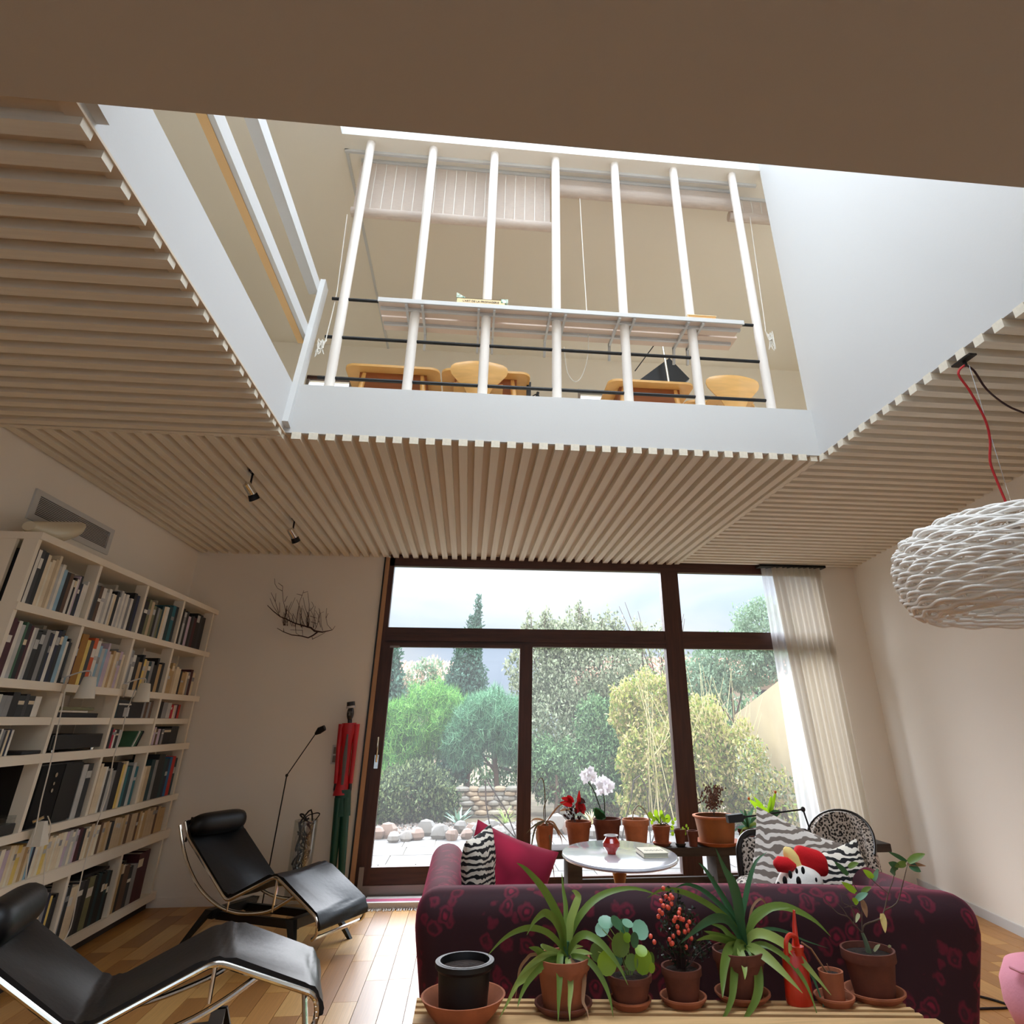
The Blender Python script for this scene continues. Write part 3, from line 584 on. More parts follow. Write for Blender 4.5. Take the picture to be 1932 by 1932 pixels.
bays(6, r[5][0], r[5][1], [None,
    [5.42, ('charcoal,white,grey,pale grey', 5.66, .26, .30, .03, .05), ('navy,yellow,charcoal,black,grey', 5.96, .26, .34, .02, .034)],
    [('grey,charcoal,cream,black', 6.20, .26, .33, .025, .04), ('cream,dark grey,charcoal,olive,grey', 6.52, .30, .33, .03, .05), ('black,dark teal,black', 6.74, .31, .33, .02, .04)],
    [('cream,tan,black,beige', 6.96, .30, .37, .02, .034), ('brown,charcoal,grey,grey', 7.2, .28, .33, .03, .05), ('maroon,maroon', 7.5, .34, .36, .05, .06)]])
def flat(name, label, y0, y1, z, h, c, cat='box', x0=-3.0, x1=-2.75, grp=None, sm=.02):
    m = c if not isinstance(c, str) else bmat(c)
    return solo(name, MB().rbox(((x0 + x1) / 2, (y0 + y1) / 2, z + h / 2), ((x1 - x0) / 2, (y1 - y0) / 2, h / 2), min(.006, h / 3), core=1), m, label, cat, group=grp)
flat('book', 'black book at the bottom of the flat stack under the left clip lamp', 5.24, 5.80, 1.5255, .03, 'black', 'book')
flat('book', 'white magazine lying in the flat stack under the left clip lamp', 5.25, 5.62, 1.556, .014, 'white', 'book', x1=-2.74)
flat('book', 'green grey magazine on top of the flat stack under the left clip lamp', 5.24, 5.68, 1.571, .02, 'olive', 'book', x1=-2.73)
flat('book', 'black book lying flat on top of the bottom shelf books in the third bay', 6.28, 6.66, .462, .02, 'black', 'book')
flat('book', 'white folder lying flat across the tallest books of the bottom shelf', 6.70, 7.1, .505, .012, 'white', 'book') if False else None
hf = thing('amplifier', 'black hifi amplifier with silver feet in the second bay of the fourth shelf', 'hifi', (-2.9, 5.6, 1.315))
part('case', MB().rbox((-2.89, 5.60, 1.375), (.15, .34, .045), .005, core=1), M_black, hf); part('front_panel', MB().box(-2.742, -2.736, 5.28, 5.92, 1.335, 1.415), M_blackm, hf, smooth=0)
for yy in (5.34, 5.86): part('foot', MB().lathe((-2.76, yy, 1.3145), [(.014, 0), (.014, .016)], 12), M_chrome, hf)
flat('compact_disc_case', 'thin black case lying by the left frame edge on the fourth shelf', 4.95, 5.16, 1.315, .02, 'black', 'case', x1=-2.73)
sp = thing('loudspeaker', 'large black loudspeaker standing in the second bay of the fifth shelf', 'speaker', (-2.9, 5.5, .886))
part('cabinet', MB().rbox((-2.90, 5.5, 1.069), (.15, .27, .182), .008, core=1), M_black, sp); part('grille', MB().box(-2.752, -2.735, 5.25, 5.52, .90, 1.24), mat('black grille cloth', (12, 12, 13), .95), sp, smooth=0)
for zz, rr in ((1.18, .014), (1.13, .01), (1.09, .012)): part('knob', MB().tube([(-2.74, 5.42, zz), (-2.725, 5.42, zz)], rr, 12), M_chrome, sp)
part('side_panel', MB().box(-2.752, -2.735, 5.53, 5.76, .90, 1.24), M_blackm, sp, smooth=0)
tt = thing('record_player', 'flat black record player at the left end of the fifth shelf', 'record player', (-2.86, 4.9, .886))
part('base', MB().rbox((-2.87, 4.80, .915), (.14, .33, .028), .006, core=1), M_black, tt); part('lid', MB().box(-3.00, -2.73, 4.49, 5.11, .945, .985), M_vase, tt, smooth=0); part('platter', MB().lathe((-2.87, 4.82, .944), [(.14, 0), (.14, .012)], 32), M_blackm, tt)
# ---- clip lamps and their cords
M_shade = mat('white lamp shade', (232, 228, 216), .5, trans=.15)
def clip(label, y, z, x=-2.60):
    c = thing('clip_lamp', label, 'lamp', (x, y, z))
    part('shade', MB().lathe((x, y, z - .135), [(.062, 0), (.040, .13), (.036, .135), (.034, .134), (.058, .002)], 24, cap0=False, cap1=False).lathe((x, y, z - .004), [(.036, 0), (.012, .008), (.0, .009)], 20, cap0=False), M_shade, c)
    part('arm', MB().tube(smooth_path([(x, y, z), (x - .01, y, z + .035), (x - .06, y - .02, z + .03), (FX - .02, y - .06, z - .01)], 4), .005, 8), M_white, c)
    part('clamp', MB().box(FX - .03, FX + .012, y - .09, y - .05, 1.735, 1.765).box(FX + .001, FX + .010, y - .085, y - .055, 1.67, 1.76), M_chrome, c, smooth=0)
clip('white cone clip lamp on the third shelf, nearer the left edge', 5.23, 1.775); clip('white cone clip lamp on the third shelf, nearer the window wall', 6.10, 1.775)
lc = thing('clip_lamp', 'white clip lamp hanging upside down from the fifth shelf edge', 'lamp', (-2.66, 5.32, .86))
part('shade', MB().hexa([(-2.70, 5.26, .80), (-2.62, 5.26, .80), (-2.62, 5.36, .80), (-2.70, 5.36, .80)], [(-2.69, 5.29, .93), (-2.65, 5.29, .93), (-2.65, 5.33, .93), (-2.69, 5.33, .93)]), M_shade, lc, smooth=0)
part('clamp', MB().tube([(-2.72, 5.29, .93), (-2.67, 5.31, .955)], .012, 10), M_chrome, lc)
def fx(u, v, x=-2.675): return atx(u, v, x)
cord('white cord running down the bookcase from the left clip lamp', [fx(123, 1300), fx(118, 1330), fx(104, 1400), fx(93, 1450), fx(78, 1510), fx(68, 1560), fx(55, 1610), fx(48, 1660)], .004)
cd2 = thing('lamp_cord', 'white cord with an inline switch trailing from the right clip lamp', 'cord', (-2.67, 6.0, .3))
part('cord', MB().tube(smooth_path([fx(255, 1300), fx(246, 1325), fx(238, 1345), fx(228, 1390), fx(214, 1430), fx(205, 1490), fx(185, 1550), fx(165, 1610), fx(148, 1680), fx(133, 1750), fx(110, 1792)], 4), .004, 6), M_cord, cd2)
part('switch', MB().bar(fx(240, 1335), fx(236, 1352), .022, .03, (1, 0, 0)), M_white, cd2, smooth=0)
cord('thin white cord looping below the upside down clip lamp', [fx(90, 1540), fx(96, 1560), fx(90, 1590), fx(84, 1640), fx(80, 1700)], .0035)
# ---- on top of the bookcase and on the left wall
tl = thing('table_lamp', 'glossy ivory shell shaped lamp lying on top of the bookcase', 'lamp', (-2.92, 4.8, 2.568))
sh = MB(); n = 14; vs = []
for i in range(n + 1):
    s_ = i / n; rad = .095 * math.sin(PI * min(1, .08 + s_ * .62)) ** .8 + .01; cy_ = 4.56 + .46 * s_; cz = 2.575 + .07 + .10 * s_ ** 2
    for k in range(16): a = 2 * PI * k / 16; vs.append((-2.92 + rad * math.cos(a), cy_ + .05 * max(0, math.sin(a)) * s_, cz + rad * .75 * math.sin(a)))
fs = [(i * 16 + k, i * 16 + (k + 1) % 16, (i + 1) * 16 + (k + 1) % 16, (i + 1) * 16 + k) for i in range(n) for k in range(16)] + [tuple(range(15, -1, -1))]
part('shade', sh.add(vs, fs), mat('ivory enamel', (222, 214, 190), .25, coat=.5), tl); part('foot', MB().tube([(-2.9, 4.83, 2.57), (-2.9, 4.85, 2.65)], .018, 10), MATS['ivory enamel'], tl)
vt = thing('air_vent', 'white louvred air vent high on the left wall', 'vent', (XL + .01, 5.31, 2.75))
part('frame', MB().box(XL, XL + .015, 4.74, 5.87, 2.92, 2.955).box(XL, XL + .015, 4.74, 5.87, 2.745, 2.785).box(XL, XL + .015, 4.74, 4.80, 2.785, 2.92).box(XL, XL + .015, 5.81, 5.87, 2.785, 2.92), M_white, vt, smooth=0)
part('backing', MB().box(XL, XL + .002, 4.80, 5.81, 2.785, 2.92), M_black, vt, smooth=0)
pieces('louvre', [(XL + .003, XL + .006, 4.80, 5.81, 2.785 + k * .0112 + .002, 2.785 + k * .0112 + .0066) for k in range(12)], M_white, vt)
def spot(label, p):
    s_ = thing('ceiling_spotlight', label, 'spotlight', p); x, y, z = p
    part('bracket', MB().tube([(x, y, SB + .04), (x, y, z + .05)], .008).box(x - .02, x + .02, y - .04, y + .04, SB + .02, SB + .046), M_blackm, s_)
    part('head', MB().tube([(x - .02, y - .03, z + .06), (x + .02, y + .03, z)], [.03, .032], 16), M_chrome, s_); part('shade', MB().tube([(x + .02, y + .03, z), (x + .035, y + .055, z - .035)], [.034, .04], 16), M_blackm, s_)
spot('chrome and black ceiling spotlight nearer the viewer', (-1.735, 4.98, 3.05)); spot('chrome and black ceiling spotlight nearer the window wall', (-1.722, 6.30, 3.05))
# ================================================================ LEFT SIDE FURNITURE
def chaise(label, x, y, az, prof, W_=.55, head=None, foot_drop=.10, arc=None, base=None, zoff=0):
    """prof: (s, z) foot, knee, seat, head"""
    t_ = thing('chaise_longue', label, 'chaise longue', (x, y, 0), az)
    M_ = ORG[t_.name]
    def L(s, w, z): return M_ @ Vector((s, w, z))
    F, K, Q, Hd = [Vector((a, 0, b)) for a, b in prof]
    dh = (Hd - Q).normalized(); TopP = Hd + Vector((-.06, 0, .10))
    def fillet(P, r=.07, n=5):
        out = [P[0]]
        for i in range(1, len(P) - 1):
            a = (P[i - 1] - P[i]).normalized(); b = (P[i + 1] - P[i]).normalized(); p0 = P[i] + a * r; p1 = P[i] + b * r
            for k in range(n + 1): t = k / n; out.append(p0 * (1 - t) ** 2 + P[i] * 2 * t * (1 - t) + p1 * t ** 2)
        out.append(P[-1]); return out
    dn = (F - K).normalized(); F2 = F + dn * .05; F3 = F2 + Vector((.01, 0, -foot_drop)); F4 = F3 + Vector((-.04, 0, -.02))
    side = fillet([TopP, Hd, Q, K, F2, F3, F4], .045)
    for w in (0.0, W_): part('side_rail', MB().tube([L(p.x, w, p.z) for p in side], .0125, 10), M_chrome, t_)
    # sling: leather stretched between the rails
    sl_ = fillet([TopP, Hd, Q, K, F2, F2 + Vector((.005, 0, -foot_drop * .6))], .07, 7); vs = []; N = len(sl_); nw = 9
    for sgn in (0, 1):
        for i, p in enumerate(sl_):
            d = (sl_[min(i + 1, N - 1)] - sl_[max(i - 1, 0)]).normalized(); nn = Vector((-d.z, 0, d.x)); nn = nn if nn.z > 0 else -nn
            for k in range(nw):
                w = W_ * k / (nw - 1); edge = math.sin(PI * k / (nw - 1)); off = .028 - .012 * edge * (1 if 0 < i < N - 6 else .3) - sgn * .02
                wr_ = .004 * math.sin(i * 1.9 + k * .8)
                q = p + nn * (off + wr_); vs.append(L(q.x, w * 1.02 - .005, q.z))
    fs = []; o2 = N * nw
    for i in range(N - 1):
        for k in range(nw - 1):
            a = i * nw + k; fs.append((a, a + nw, a + nw + 1, a + 1)); fs.append((o2 + a, o2 + a + 1, o2 + a + nw + 1, o2 + a + nw))
        for a in (i * nw, i * nw + nw - 1): fs.append((a, o2 + a, o2 + a + nw, a + nw) if a % nw else (a, a + nw, o2 + a + nw, o2 + a))
    for i in (0, N - 1):
        for k in range(nw - 1): a = i * nw + k; fs.append((a, a + 1, o2 + a + 1, o2 + a) if i == 0 else (a, o2 + a, o2 + a + 1, a + 1))
    part('leather_sling', MB().add(vs, fs), M_leather, t_, smooth=1.0)
    st = MB()
    for i in range(0, 26):
        f = i / 25; idx = min(N - 2, int(f * (N - 1))); p = sl_[idx]
        st.bar(L(p.x, .012, p.z + .012), L(p.x, -.012, p.z - .002), .006, .004)
    part('lacing', st, M_chrome, t_, smooth=0, stuff=True)
    # head cushion
    pc = TopP + dh * -.04; cc = MB(); pts = []
    rr = []
    for k in range(13): f = k / 12; pts.append(L(pc.x + .045, -.02 + (W_ + .04) * f, pc.z - .005)); rr.append(.072 * (1 - abs(2 * f - 1) ** 5) ** .5 + .012)
    part('head_cushion', cc.tube(pts, rr, 18), M_leather, t_, smooth=1.0)
    part('strap', MB().tube([L(pc.x - .03, .06, pc.z + .05), L(pc.x - .05, .06, pc.z - .12)], .01, 8), M_black, t_)
    part('cross_bar', MB().tube([L(F4.x, 0, F4.z), L(F4.x, W_, F4.z)], .0125), M_chrome, t_); part('cross_bar', MB().tube([L(TopP.x, 0, TopP.z), L(TopP.x, W_, TopP.z)], .0125), M_chrome, t_)
    # rockers
    for w in (.03, W_ - .03): part('rocker', MB().tube([L(a, w, b) for a, b in [tuple(p)[:2] for p in [(v.x, v.z) for v in smooth_path([(a, 0, b) for a, b in arc], 4)]]], .0125, 10), M_chrome, t_)
    for a in (Q, Vector((K.x + .0, 0, K.z))):
        zz = min(arc, key=lambda q: abs(q[0] - a.x))[1]
        for w in (.02, W_ - .02): part('strut', MB().tube([L(a.x, w, a.z), L(a.x, w, zz)], .009, 8), M_chrome, t_)
    # black base
    b0, b1, bt = base; wy0, wy1 = .05, W_ - .05
    for s_ in (b0, b1):
        e = -1 if s_ == b0 else 1
        for w, ew in ((wy0, -1), (wy1, 1)): part('leg', MB().hexa([L(s_ + e * .14 - .015, w + ew * .09 - .015, 0), L(s_ + e * .14 + .015, w + ew * .09 - .015, 0), L(s_ + e * .14 + .015, w + ew * .09 + .015, 0), L(s_ + e * .14 - .015, w + ew * .09 + .015, 0)], [L(s_ - .035, w - .02, bt), L(s_ + .035, w - .02, bt), L(s_ + .035, w + .02, bt), L(s_ - .035, w + .02, bt)]), M_black, t_, smooth=0)
        part('base_bar', MB().bar(L(s_, wy0, bt - .03), L(s_, wy1, bt - .03), .06, .06), M_black, t_, smooth=0)
    for w in (wy0 + .08, wy1 - .08): part('base_bar', MB().bar(L(b0, w, bt - .05), L(b1, w, bt - .05), .035, .05), M_black, t_, smooth=0)
chaise('black leather chaise longue with chrome rockers standing by the window wall', -1.357, 6.178, -.496, [(.388, .272), (0, .469), (-.429, .287), (-.956, .665)], arc=[(-1.10, .735), (-1.02, .60), (-.91, .465), (-.753, .34), (-.563, .255), (-.394, .222), (-.229, .222), (-.047, .25), (.089, .31), (.20, .37)], base=(-.62, .16, .215))
chaise('black leather chaise longue nearest the viewer, cut by the left edge', -1.411, 3.50, .216, [(.82, .489), (.445, .617), (-.009, .429), (-.43, .70)], arc=[(-.58, .78), (-.54, .66), (-.47, .55), (-.34, .45), (-.15, .375), (.1, .365), (.35, .42), (.5, .48), (.62, .55)], base=(-.30, .47, .33))
# floor reading lamp behind the far chaise
fl_ = thing('reading_lamp', 'slim black jointed reading lamp behind the far chaise', 'floor lamp', (-1.70, 7.45, 0))
part('base', MB().lathe((-1.72, 7.45, 0), [(.11, 0), (.11, .012), (.02, .02)], 24), M_blackm, fl_)
A = aty(541, 1463, 7.45); B = aty(595, 1385, 7.4)
part('pole', MB().tube([(-1.72, 7.45, .01), A], .006, 8), M_blackm, fl_); part('arm', MB().tube([A, B], .005, 8), M_blackm, fl_); part('joint', MB().ball(A, .014), M_blackm, fl_)
part('head', MB().tube([B, B + Vector((.035, -.01, .03)), B + Vector((.085, -.02, .055))], [.012, .032, .026], 12), M_blackm, fl_)
# glass vase with cables
gv = thing('glass_vase', 'tall clear glass cylinder stuffed with tangled black cables', 'vase', (-1.44, 7.46, 0))
part('glass', MB().lathe((-1.44, 7.46, 0), [(.10, 0), (.105, .68), (.100, .68), (.095, .01)], 28, cap1=False), M_vase, gv)
q = random.Random(4)
for i in range(9):
    z0 = .03 + i * .06; P = []
    for k in range(12): a = k * 1.5 + i; P.append((-1.44 + .075 * math.cos(a) * q.uniform(.4, 1), 7.46 + .075 * math.sin(a) * q.uniform(.4, 1), z0 + q.uniform(0, .18) + k * .008))
    part('cable', MB().tube(smooth_path(P, 4), .0075, 6), M_bcord, gv)
part('cable', MB().tube(smooth_path([aty(575, 1585, 7.45), aty(576, 1545, 7.45), aty(592, 1535, 7.45), aty(603, 1535, 7.44), aty(597, 1545, 7.44), aty(585, 1560, 7.45)], 5), .005, 6), M_bcord, gv)
part('plug', MB().rbox((-1.47, 7.44, .12), (.02, .015, .05), .006, core=1), M_white, gv)
# carved figure
fg = thing('carved_figure', 'tall thin painted wooden figure of a man in red jacket and green trousers', 'sculpture', (-1.15, 7.60, 0))
M_skin = mat('black painted wood', (18, 18, 24), .35); M_redp = mat('red paint', (186, 18, 32), .35, var=.1, vscale=6); M_grp = mat('green paint', (10, 66, 52), .4, var=.15, vscale=5); M_gry = mat('grey paint', (96, 96, 98), .5)
yf = 7.60
def P_(u, v): return aty(u, v, yf)
def slab(uvs, th, y=yf):   # closed outline with real thickness
    m = MB(); f = [aty(u, v, y) for u, v in uvs]; n = len(f); c = sum(f, Vector()) / n
    ring = [Vector((p.x, y - th / 2, p.z)) for p in f]; mid0 = [Vector((c.x + (p.x - c.x) * 1.0, y, p.z)) for p in f]
    vs = [Vector((c.x + (p.x - c.x) * .8, y - th / 2, c.z + (p.z - c.z) * .97)) for p in f] + mid0 + [Vector((c.x + (p.x - c.x) * .8, y + th / 2, c.z + (p.z - c.z) * .97)) for p in f]
    fs = [tuple(range(n - 1, -1, -1)), tuple(2 * n + i for i in range(n))]
    for r_ in (0, 1):
        for i in range(n): fs.append((r_ * n + i, r_ * n + (i + 1) % n, (r_ + 1) * n + (i + 1) % n, (r_ + 1) * n + i))
    return m.add(vs, fs)
for nm, top, bot in (('trouser_leg', (640, 1505), (621, 1705)), ('trouser_leg', (652, 1505), (640, 1708))):
    a, b = P_(*top), P_(*bot); b.z = .06; part(nm, MB().tube([a, (a + b) / 2, b], [.045, .038, .028], 12), M_grp, fg)
    part('shoe', MB().rbox((b.x, yf - .04, .03), (.035, .08, .03), .02, core=2), M_skin, fg)
part('trousers', MB().tube([P_(648, 1490), P_(645, 1540)], [.075, .08], 14, flatu=.55), M_grp, fg)
part('jacket', MB().tube([P_(659, 1364), P_(658, 1375), P_(655, 1400), P_(649, 1460), P_(645, 1485), P_(644, 1500)], [.07, .085, .052, .046, .068, .082], 16, flatu=.55), M_redp, fg, smooth=.9)
part('shirt_front', MB().tube([P_(657, 1385) + Vector((0, -.040, 0)), P_(652, 1430) + Vector((0, -.036, 0)), P_(647, 1480) + Vector((0, -.045, 0))], [.008, .02, .012], 10, flatu=.3), M_gry, fg)
for ua, ub, uc in (((645, 1366), (639, 1410), (634, 1478)), ((673, 1366), (669, 1410), (661, 1478))):
    part('sleeve', MB().tube([P_(*ua), P_(*ub), P_(*uc)], [.032, .024, .022], 12), M_redp, fg)
    h0 = P_(*uc); part('hand', MB().tube([h0, h0 + Vector((0, 0, -.05)), h0 + Vector((.004, 0, -.10))], [.018, .02, .01], 10), M_skin, fg)
part('neck', MB().tube([P_(660, 1372), P_(660, 1355)], .022, 12), M_skin, fg)
hb = P_(661, 1346); part('head', MB().ball(hb, .05, 14, 10, (.72, .85, 1.35)), M_skin, fg, smooth=1)
part('nose', MB().hexa([hb + Vector((-.01, -.05, -.02)), hb + Vector((.01, -.05, -.02)), hb + Vector((.01, -.03, -.02)), hb + Vector((-.01, -.03, -.02))], [hb + Vector((-.004, -.042, .02)), hb + Vector((.004, -.042, .02)), hb + Vector((.004, -.03, .02)), hb + Vector((-.004, -.03, .02))]), M_gry, fg)
for s_ in (-1, 1): part('eye', MB().ball(hb + Vector((s_ * .016, -.037, .012)), .007), M_gry, fg)
part('hat_band', MB().tube([P_(662, 1336), P_(662, 1332)], .046, 16), mat('silver paint', (190, 190, 192), .4), fg); part('hat', MB().tube([P_(662, 1332), P_(662, 1324)], [.042, .040], 16), M_skin, fg)
sw_ = thing('light_switch', 'white double light switch plate behind the carved figure', 'switch', (-1.29, YD - .006, 1.12))
part('plate', MB().box(-1.335, -1.245, YD - .012, YD, 1.12, 1.29), M_white, sw_, smooth=0)
for zz in (1.135, 1.21): part('rocker_switch', MB().box(-1.32, -1.262, YD - .016, YD - .012, zz, zz + .06), mat('grey switch', (120, 112, 104), .5), sw_, smooth=0)
# dry branch on the wall
br = thing('dry_branch', 'dark dry branch with upright twigs hung on the window wall', 'branch', (-1.85, 7.66, 2.4)); q = random.Random(9)
def bp(u, v, y=7.68): return aty(440 + u / 7.43, 1060 + v / 7.43, y - .01)
main = [(480, 610), (560, 690), (660, 770), (740, 800), (860, 860), (1000, 900), (1090, 925), (1140, 970), (1250, 985), (1390, 955)]
low = [(615, 930), (700, 980), (820, 1025), (960, 1040), (1050, 1065), (1120, 1030), (1180, 985)]
part('main_stem', MB().tube([bp(*p) for p in main], [.003, .004, .005, .006, .006, .007, .009, .010, .007, .003], 7), M_twig, br); part('side_stem', MB().tube([bp(*p) for p in low], [.003, .004, .005, .006, .007, .008, .009], 6), M_twig, br)
tw = [[(660, 770), (560, 620), (515, 510)], [(640, 720), (590, 560), (600, 440)], [(590, 560), (530, 430)], [(740, 700), (700, 540), (690, 400), (695, 340)], [(690, 410), (620, 370), (585, 310), (580, 235)], [(690, 340), (630, 295)], [(800, 810), (740, 700)], [(885, 860), (900, 720), (930, 560), (965, 470), (990, 400)], [(965, 470), (890, 450)], [(985, 435), (1050, 415)], [(1055, 900), (1060, 780), (1065, 600), (1045, 430)], [(1060, 770), (1010, 650), (980, 500)], [(1000, 895), (960, 800), (940, 650), (890, 530)], [(850, 850), (830, 760), (780, 700), (870, 500)], [(760, 690), (820, 560)], [(1140, 960), (1185, 870), (1195, 750), (1150, 680)], [(1195, 850), (1220, 720), (1200, 650)], [(1075, 690), (1130, 620), (1100, 560)], [(1255, 965), (1230, 870), (1225, 720), (1270, 700)], [(1380, 950), (1320, 880), (1300, 780), (1310, 650)], [(1300, 790), (1330, 720)], [(1390, 955), (1430, 900)], [(700, 790), (740, 850), (800, 810)], [(970, 960), (975, 1035)], [(870, 870), (880, 1000), (930, 1030)], [(650, 710), (650, 570)], [(720, 560), (760, 480)], [(710, 980), (705, 930)], [(960, 900), (970, 960), (800, 955)], [(1110, 1085), (1200, 1040), (1290, 990)], [(1110, 1085), (1105, 1040)], [(1080, 760), (1170, 790)], [(1090, 840), (1180, 870)]]
for i in range(26):
    u = q.uniform(700, 1300); tw.append([(u, 930 - abs(u - 1100) * .1), (u + q.uniform(-30, 30), 820), (u + q.uniform(-60, 60), q.uniform(600, 740))])
for p in tw: part('twig', MB().tube([bp(*a, 7.68 - q.uniform(0, .05)) for a in p], [.003] + [.0022] * (len(p) - 2) + [.0018], 5), M_twig, br)
# folded rug by the door
rg = thing('rag_rug', 'folded pink and white striped rag rug with fringe by the door', 'rug', (-.62, 7.36, .006))
rc = [Vector((-.845, 7.42, 0)), Vector((-.33, 7.40, 0)), Vector((-.31, 7.64, 0)), Vector((-.83, 7.66, 0))]
def lerp(a, b, t): return a + (b - a) * t
stripe = [(0, .18, 'white rag', (226, 220, 214)), (.18, .30, 'mauve rag', (160, 88, 120)), (.30, .62, 'pink rag', (200, 96, 124)), (.62, 1, 'white rag', (226, 220, 214))]
for a, b, n_, c_ in stripe:
    P0, P1, P2, P3 = lerp(rc[0], rc[3], a), lerp(rc[1], rc[2], a), lerp(rc[1], rc[2], b), lerp(rc[0], rc[3], b)
    part('stripe', MB().hexa([(p.x, p.y, .007) for p in (P0, P1, P2, P3)], [(p.x, p.y, .05) for p in (P0, P1, P2, P3)]), mat(n_, c_, .95, bump=.6, bscale=200), rg, smooth=0)
fr = MB()
for k in range(44): f = k / 43; p = lerp(rc[0], rc[1], f); fr.tube([(p.x, p.y, .012), (p.x + q.uniform(-.01, .01), p.y - .05 - q.uniform(0, .03), .003)], .003, 4)
part('fringe', fr, MATS['white rag'], rg, stuff=True)
# floor track shadow gap of door mat board
# ================================================================ SITTING GROUP
def velvet(name, hi, lo, sc, ring=34):
    m = mat(name, hi, .8, sheen=.42); t = m.node_tree; b = t.nodes['Principled BSDF']; b.inputs['Sheen Tint'].default_value = lin((226, 70, 116))
    def N(k, **a):
        n = t.nodes.new(k)
        for x, y in a.items(): setattr(n, x, y)
        return n
    def M(op, a, b_): 
        n = N('ShaderNodeMath', operation=op)
        for i, v in enumerate((a, b_)):
            if isinstance(v, (int, float)): n.inputs[i].default_value = v
            elif v is not None: t.links.new(v, n.inputs[i])
        return n.outputs[0]
    c = N('ShaderNodeTexCoord'); n = N('ShaderNodeTexNoise'); n.inputs['Scale'].default_value = sc * 1.6; n.inputs['Detail'].default_value = 2; t.links.new(c.outputs['Object'], n.inputs['Vector'])
    va = N('ShaderNodeVectorMath', operation='MULTIPLY_ADD'); t.links.new(n.outputs['Color'], va.inputs[0]); va.inputs[1].default_value = (.05, .05, .05); t.links.new(c.outputs['Object'], va.inputs[2])
    v = N('ShaderNodeTexVoronoi'); v.inputs['Scale'].default_value = sc; t.links.new(va.outputs[0], v.inputs['Vector'])
    d = v.outputs['Distance']; w = M('ADD', M('MULTIPLY', M('SINE', M('MULTIPLY', d, ring), None), .35), .55); e = M('SUBTRACT', 1.05, M('MULTIPLY', d, 1.5)); f = M('MULTIPLY', w, e)
    r = N('ShaderNodeValToRGB'); r.color_ramp.elements[0].position = .1; r.color_ramp.elements[0].color = lin(lo); r.color_ramp.elements[1].position = .8; r.color_ramp.elements[1].color = lin(hi)
    t.links.new(f, r.inputs[0]); t.links.new(r.outputs[0], b.inputs['Base Color']); return m
M_vel = velvet('crimson rose velvet', (128, 18, 50), (40, 5, 18), 12, 22)
sf = thing('sofa', 'crimson rose patterned velvet sofa seen from behind, with rounded arms', 'sofa', (1.08, 4.4, 0))
def sk_(p): return Vector((p.x, p.y - .115 * (p.x - 1.08), p.z))
def tap(q): q.x -= (q.x - 1.08) / 1.26 * max(0, .66 - q.z) * (.33 if q.x > 1.08 else .17); return q
def crown(p):
    q = tap(sk_(p)); f = (q.x - 1.08) / 1.26; zt = max(0, (p.z - .4) / .42); return Vector((q.x, q.y, q.z - .02 * max(0, f) ** 4 * zt - .012 * abs(f) ** 2 * zt))
part('back', MB().rbox((1.09, 3.69, .432), (1.275, .12, .385), .10, crown, core=12), M_vel, sf, smooth=1.2)
part('arm', MB().rbox((-.075, 4.52, .42), (.105, .72, .375), .10, tap, core=8), M_vel, sf, smooth=1.2)
part('arm', MB().rbox((2.235, 4.20, .41), (.105, .66, .37), .10, tap, core=8), M_vel, sf, smooth=1.2)
part('base', MB().rbox((1.08, 4.22, .20), (1.00, .50, .12), .04, core=6), M_vel, sf, smooth=1.2)
for cx_ in (.55, 1.60): part('seat_cushion', MB().rbox((cx_, 4.22, .40), (.51, .46, .085), .07, core=8), M_vel, sf, smooth=1.2)
for xx in (-.10, 2.24):
    for yy in (3.72 if xx < 0 else 3.50, 4.85): part('foot', MB().tube([(xx, yy, 0), (xx, yy, .09)], [.02, .028], 10), M_black, sf)
def pillow(name, label, c, sx, sy, th, rot, m, cat='cushion', grp=None):
    R_ = Matrix.Translation(c) @ rot; n = 16; vs = []; fs = []
    for sg in (1, -1):
        for i in range(n + 1):
            for j in range(n + 1):
                u = -1 + 2 * i / n; v = -1 + 2 * j / n; k = ((1 - u ** 4) * (1 - v ** 4)) ** .6
                px = u * (1 - .07 * (1 - v * v) * 1.0) * sx; py = v * (1 - .07 * (1 - u * u)) * sy
                vs.append(R_ @ Vector((px, py, sg * (th * k + .004 + .004 * math.sin(u * 9 + v * 7) * k))))
    o = (n + 1) ** 2
    for i in range(n):
        for j in range(n): a = i * (n + 1) + j; fs.append((a, a + n + 1, a + n + 2, a + 1)); fs.append((o + a, o + a + 1, o + a + n + 2, o + a + n + 1))
    for i in range(n):
        a = i * (n + 1); b = a + n; fs.append((a, a + 0 + 0 + o, a + n + 1 + o, a + n + 1)); fs.append((b, b + n + 1, b + n + 1 + o, b + o))
        fs.append((i, i + 1, i + 1 + o, i + o)); e = n * (n + 1) + i; fs.append((e, e + o, e + 1 + o, e + 1))
    return solo(name, MB().add(vs, fs), m, label, cat, group=grp, smooth=1.0)
Rm = lambda x, y, z: Matrix.Rotation(z, 4, 'Z') @ Matrix.Rotation(y, 4, 'Y') @ Matrix.Rotation(x, 4, 'X')
M_crim = velvet('crimson velvet', (206, 36, 80), (150, 18, 56), 4, 5)
M_zeb = stripes_mat('black and white zebra cloth', (16, 16, 18), (232, 226, 212), 11, 7); M_zebg = stripes_mat('grey and white zebra cloth', (128, 118, 110), (234, 230, 224), 8, 7)
M_leo = stripes_mat('leopard plush', (26, 22, 22), (206, 198, 190), 62, kind='leopard')
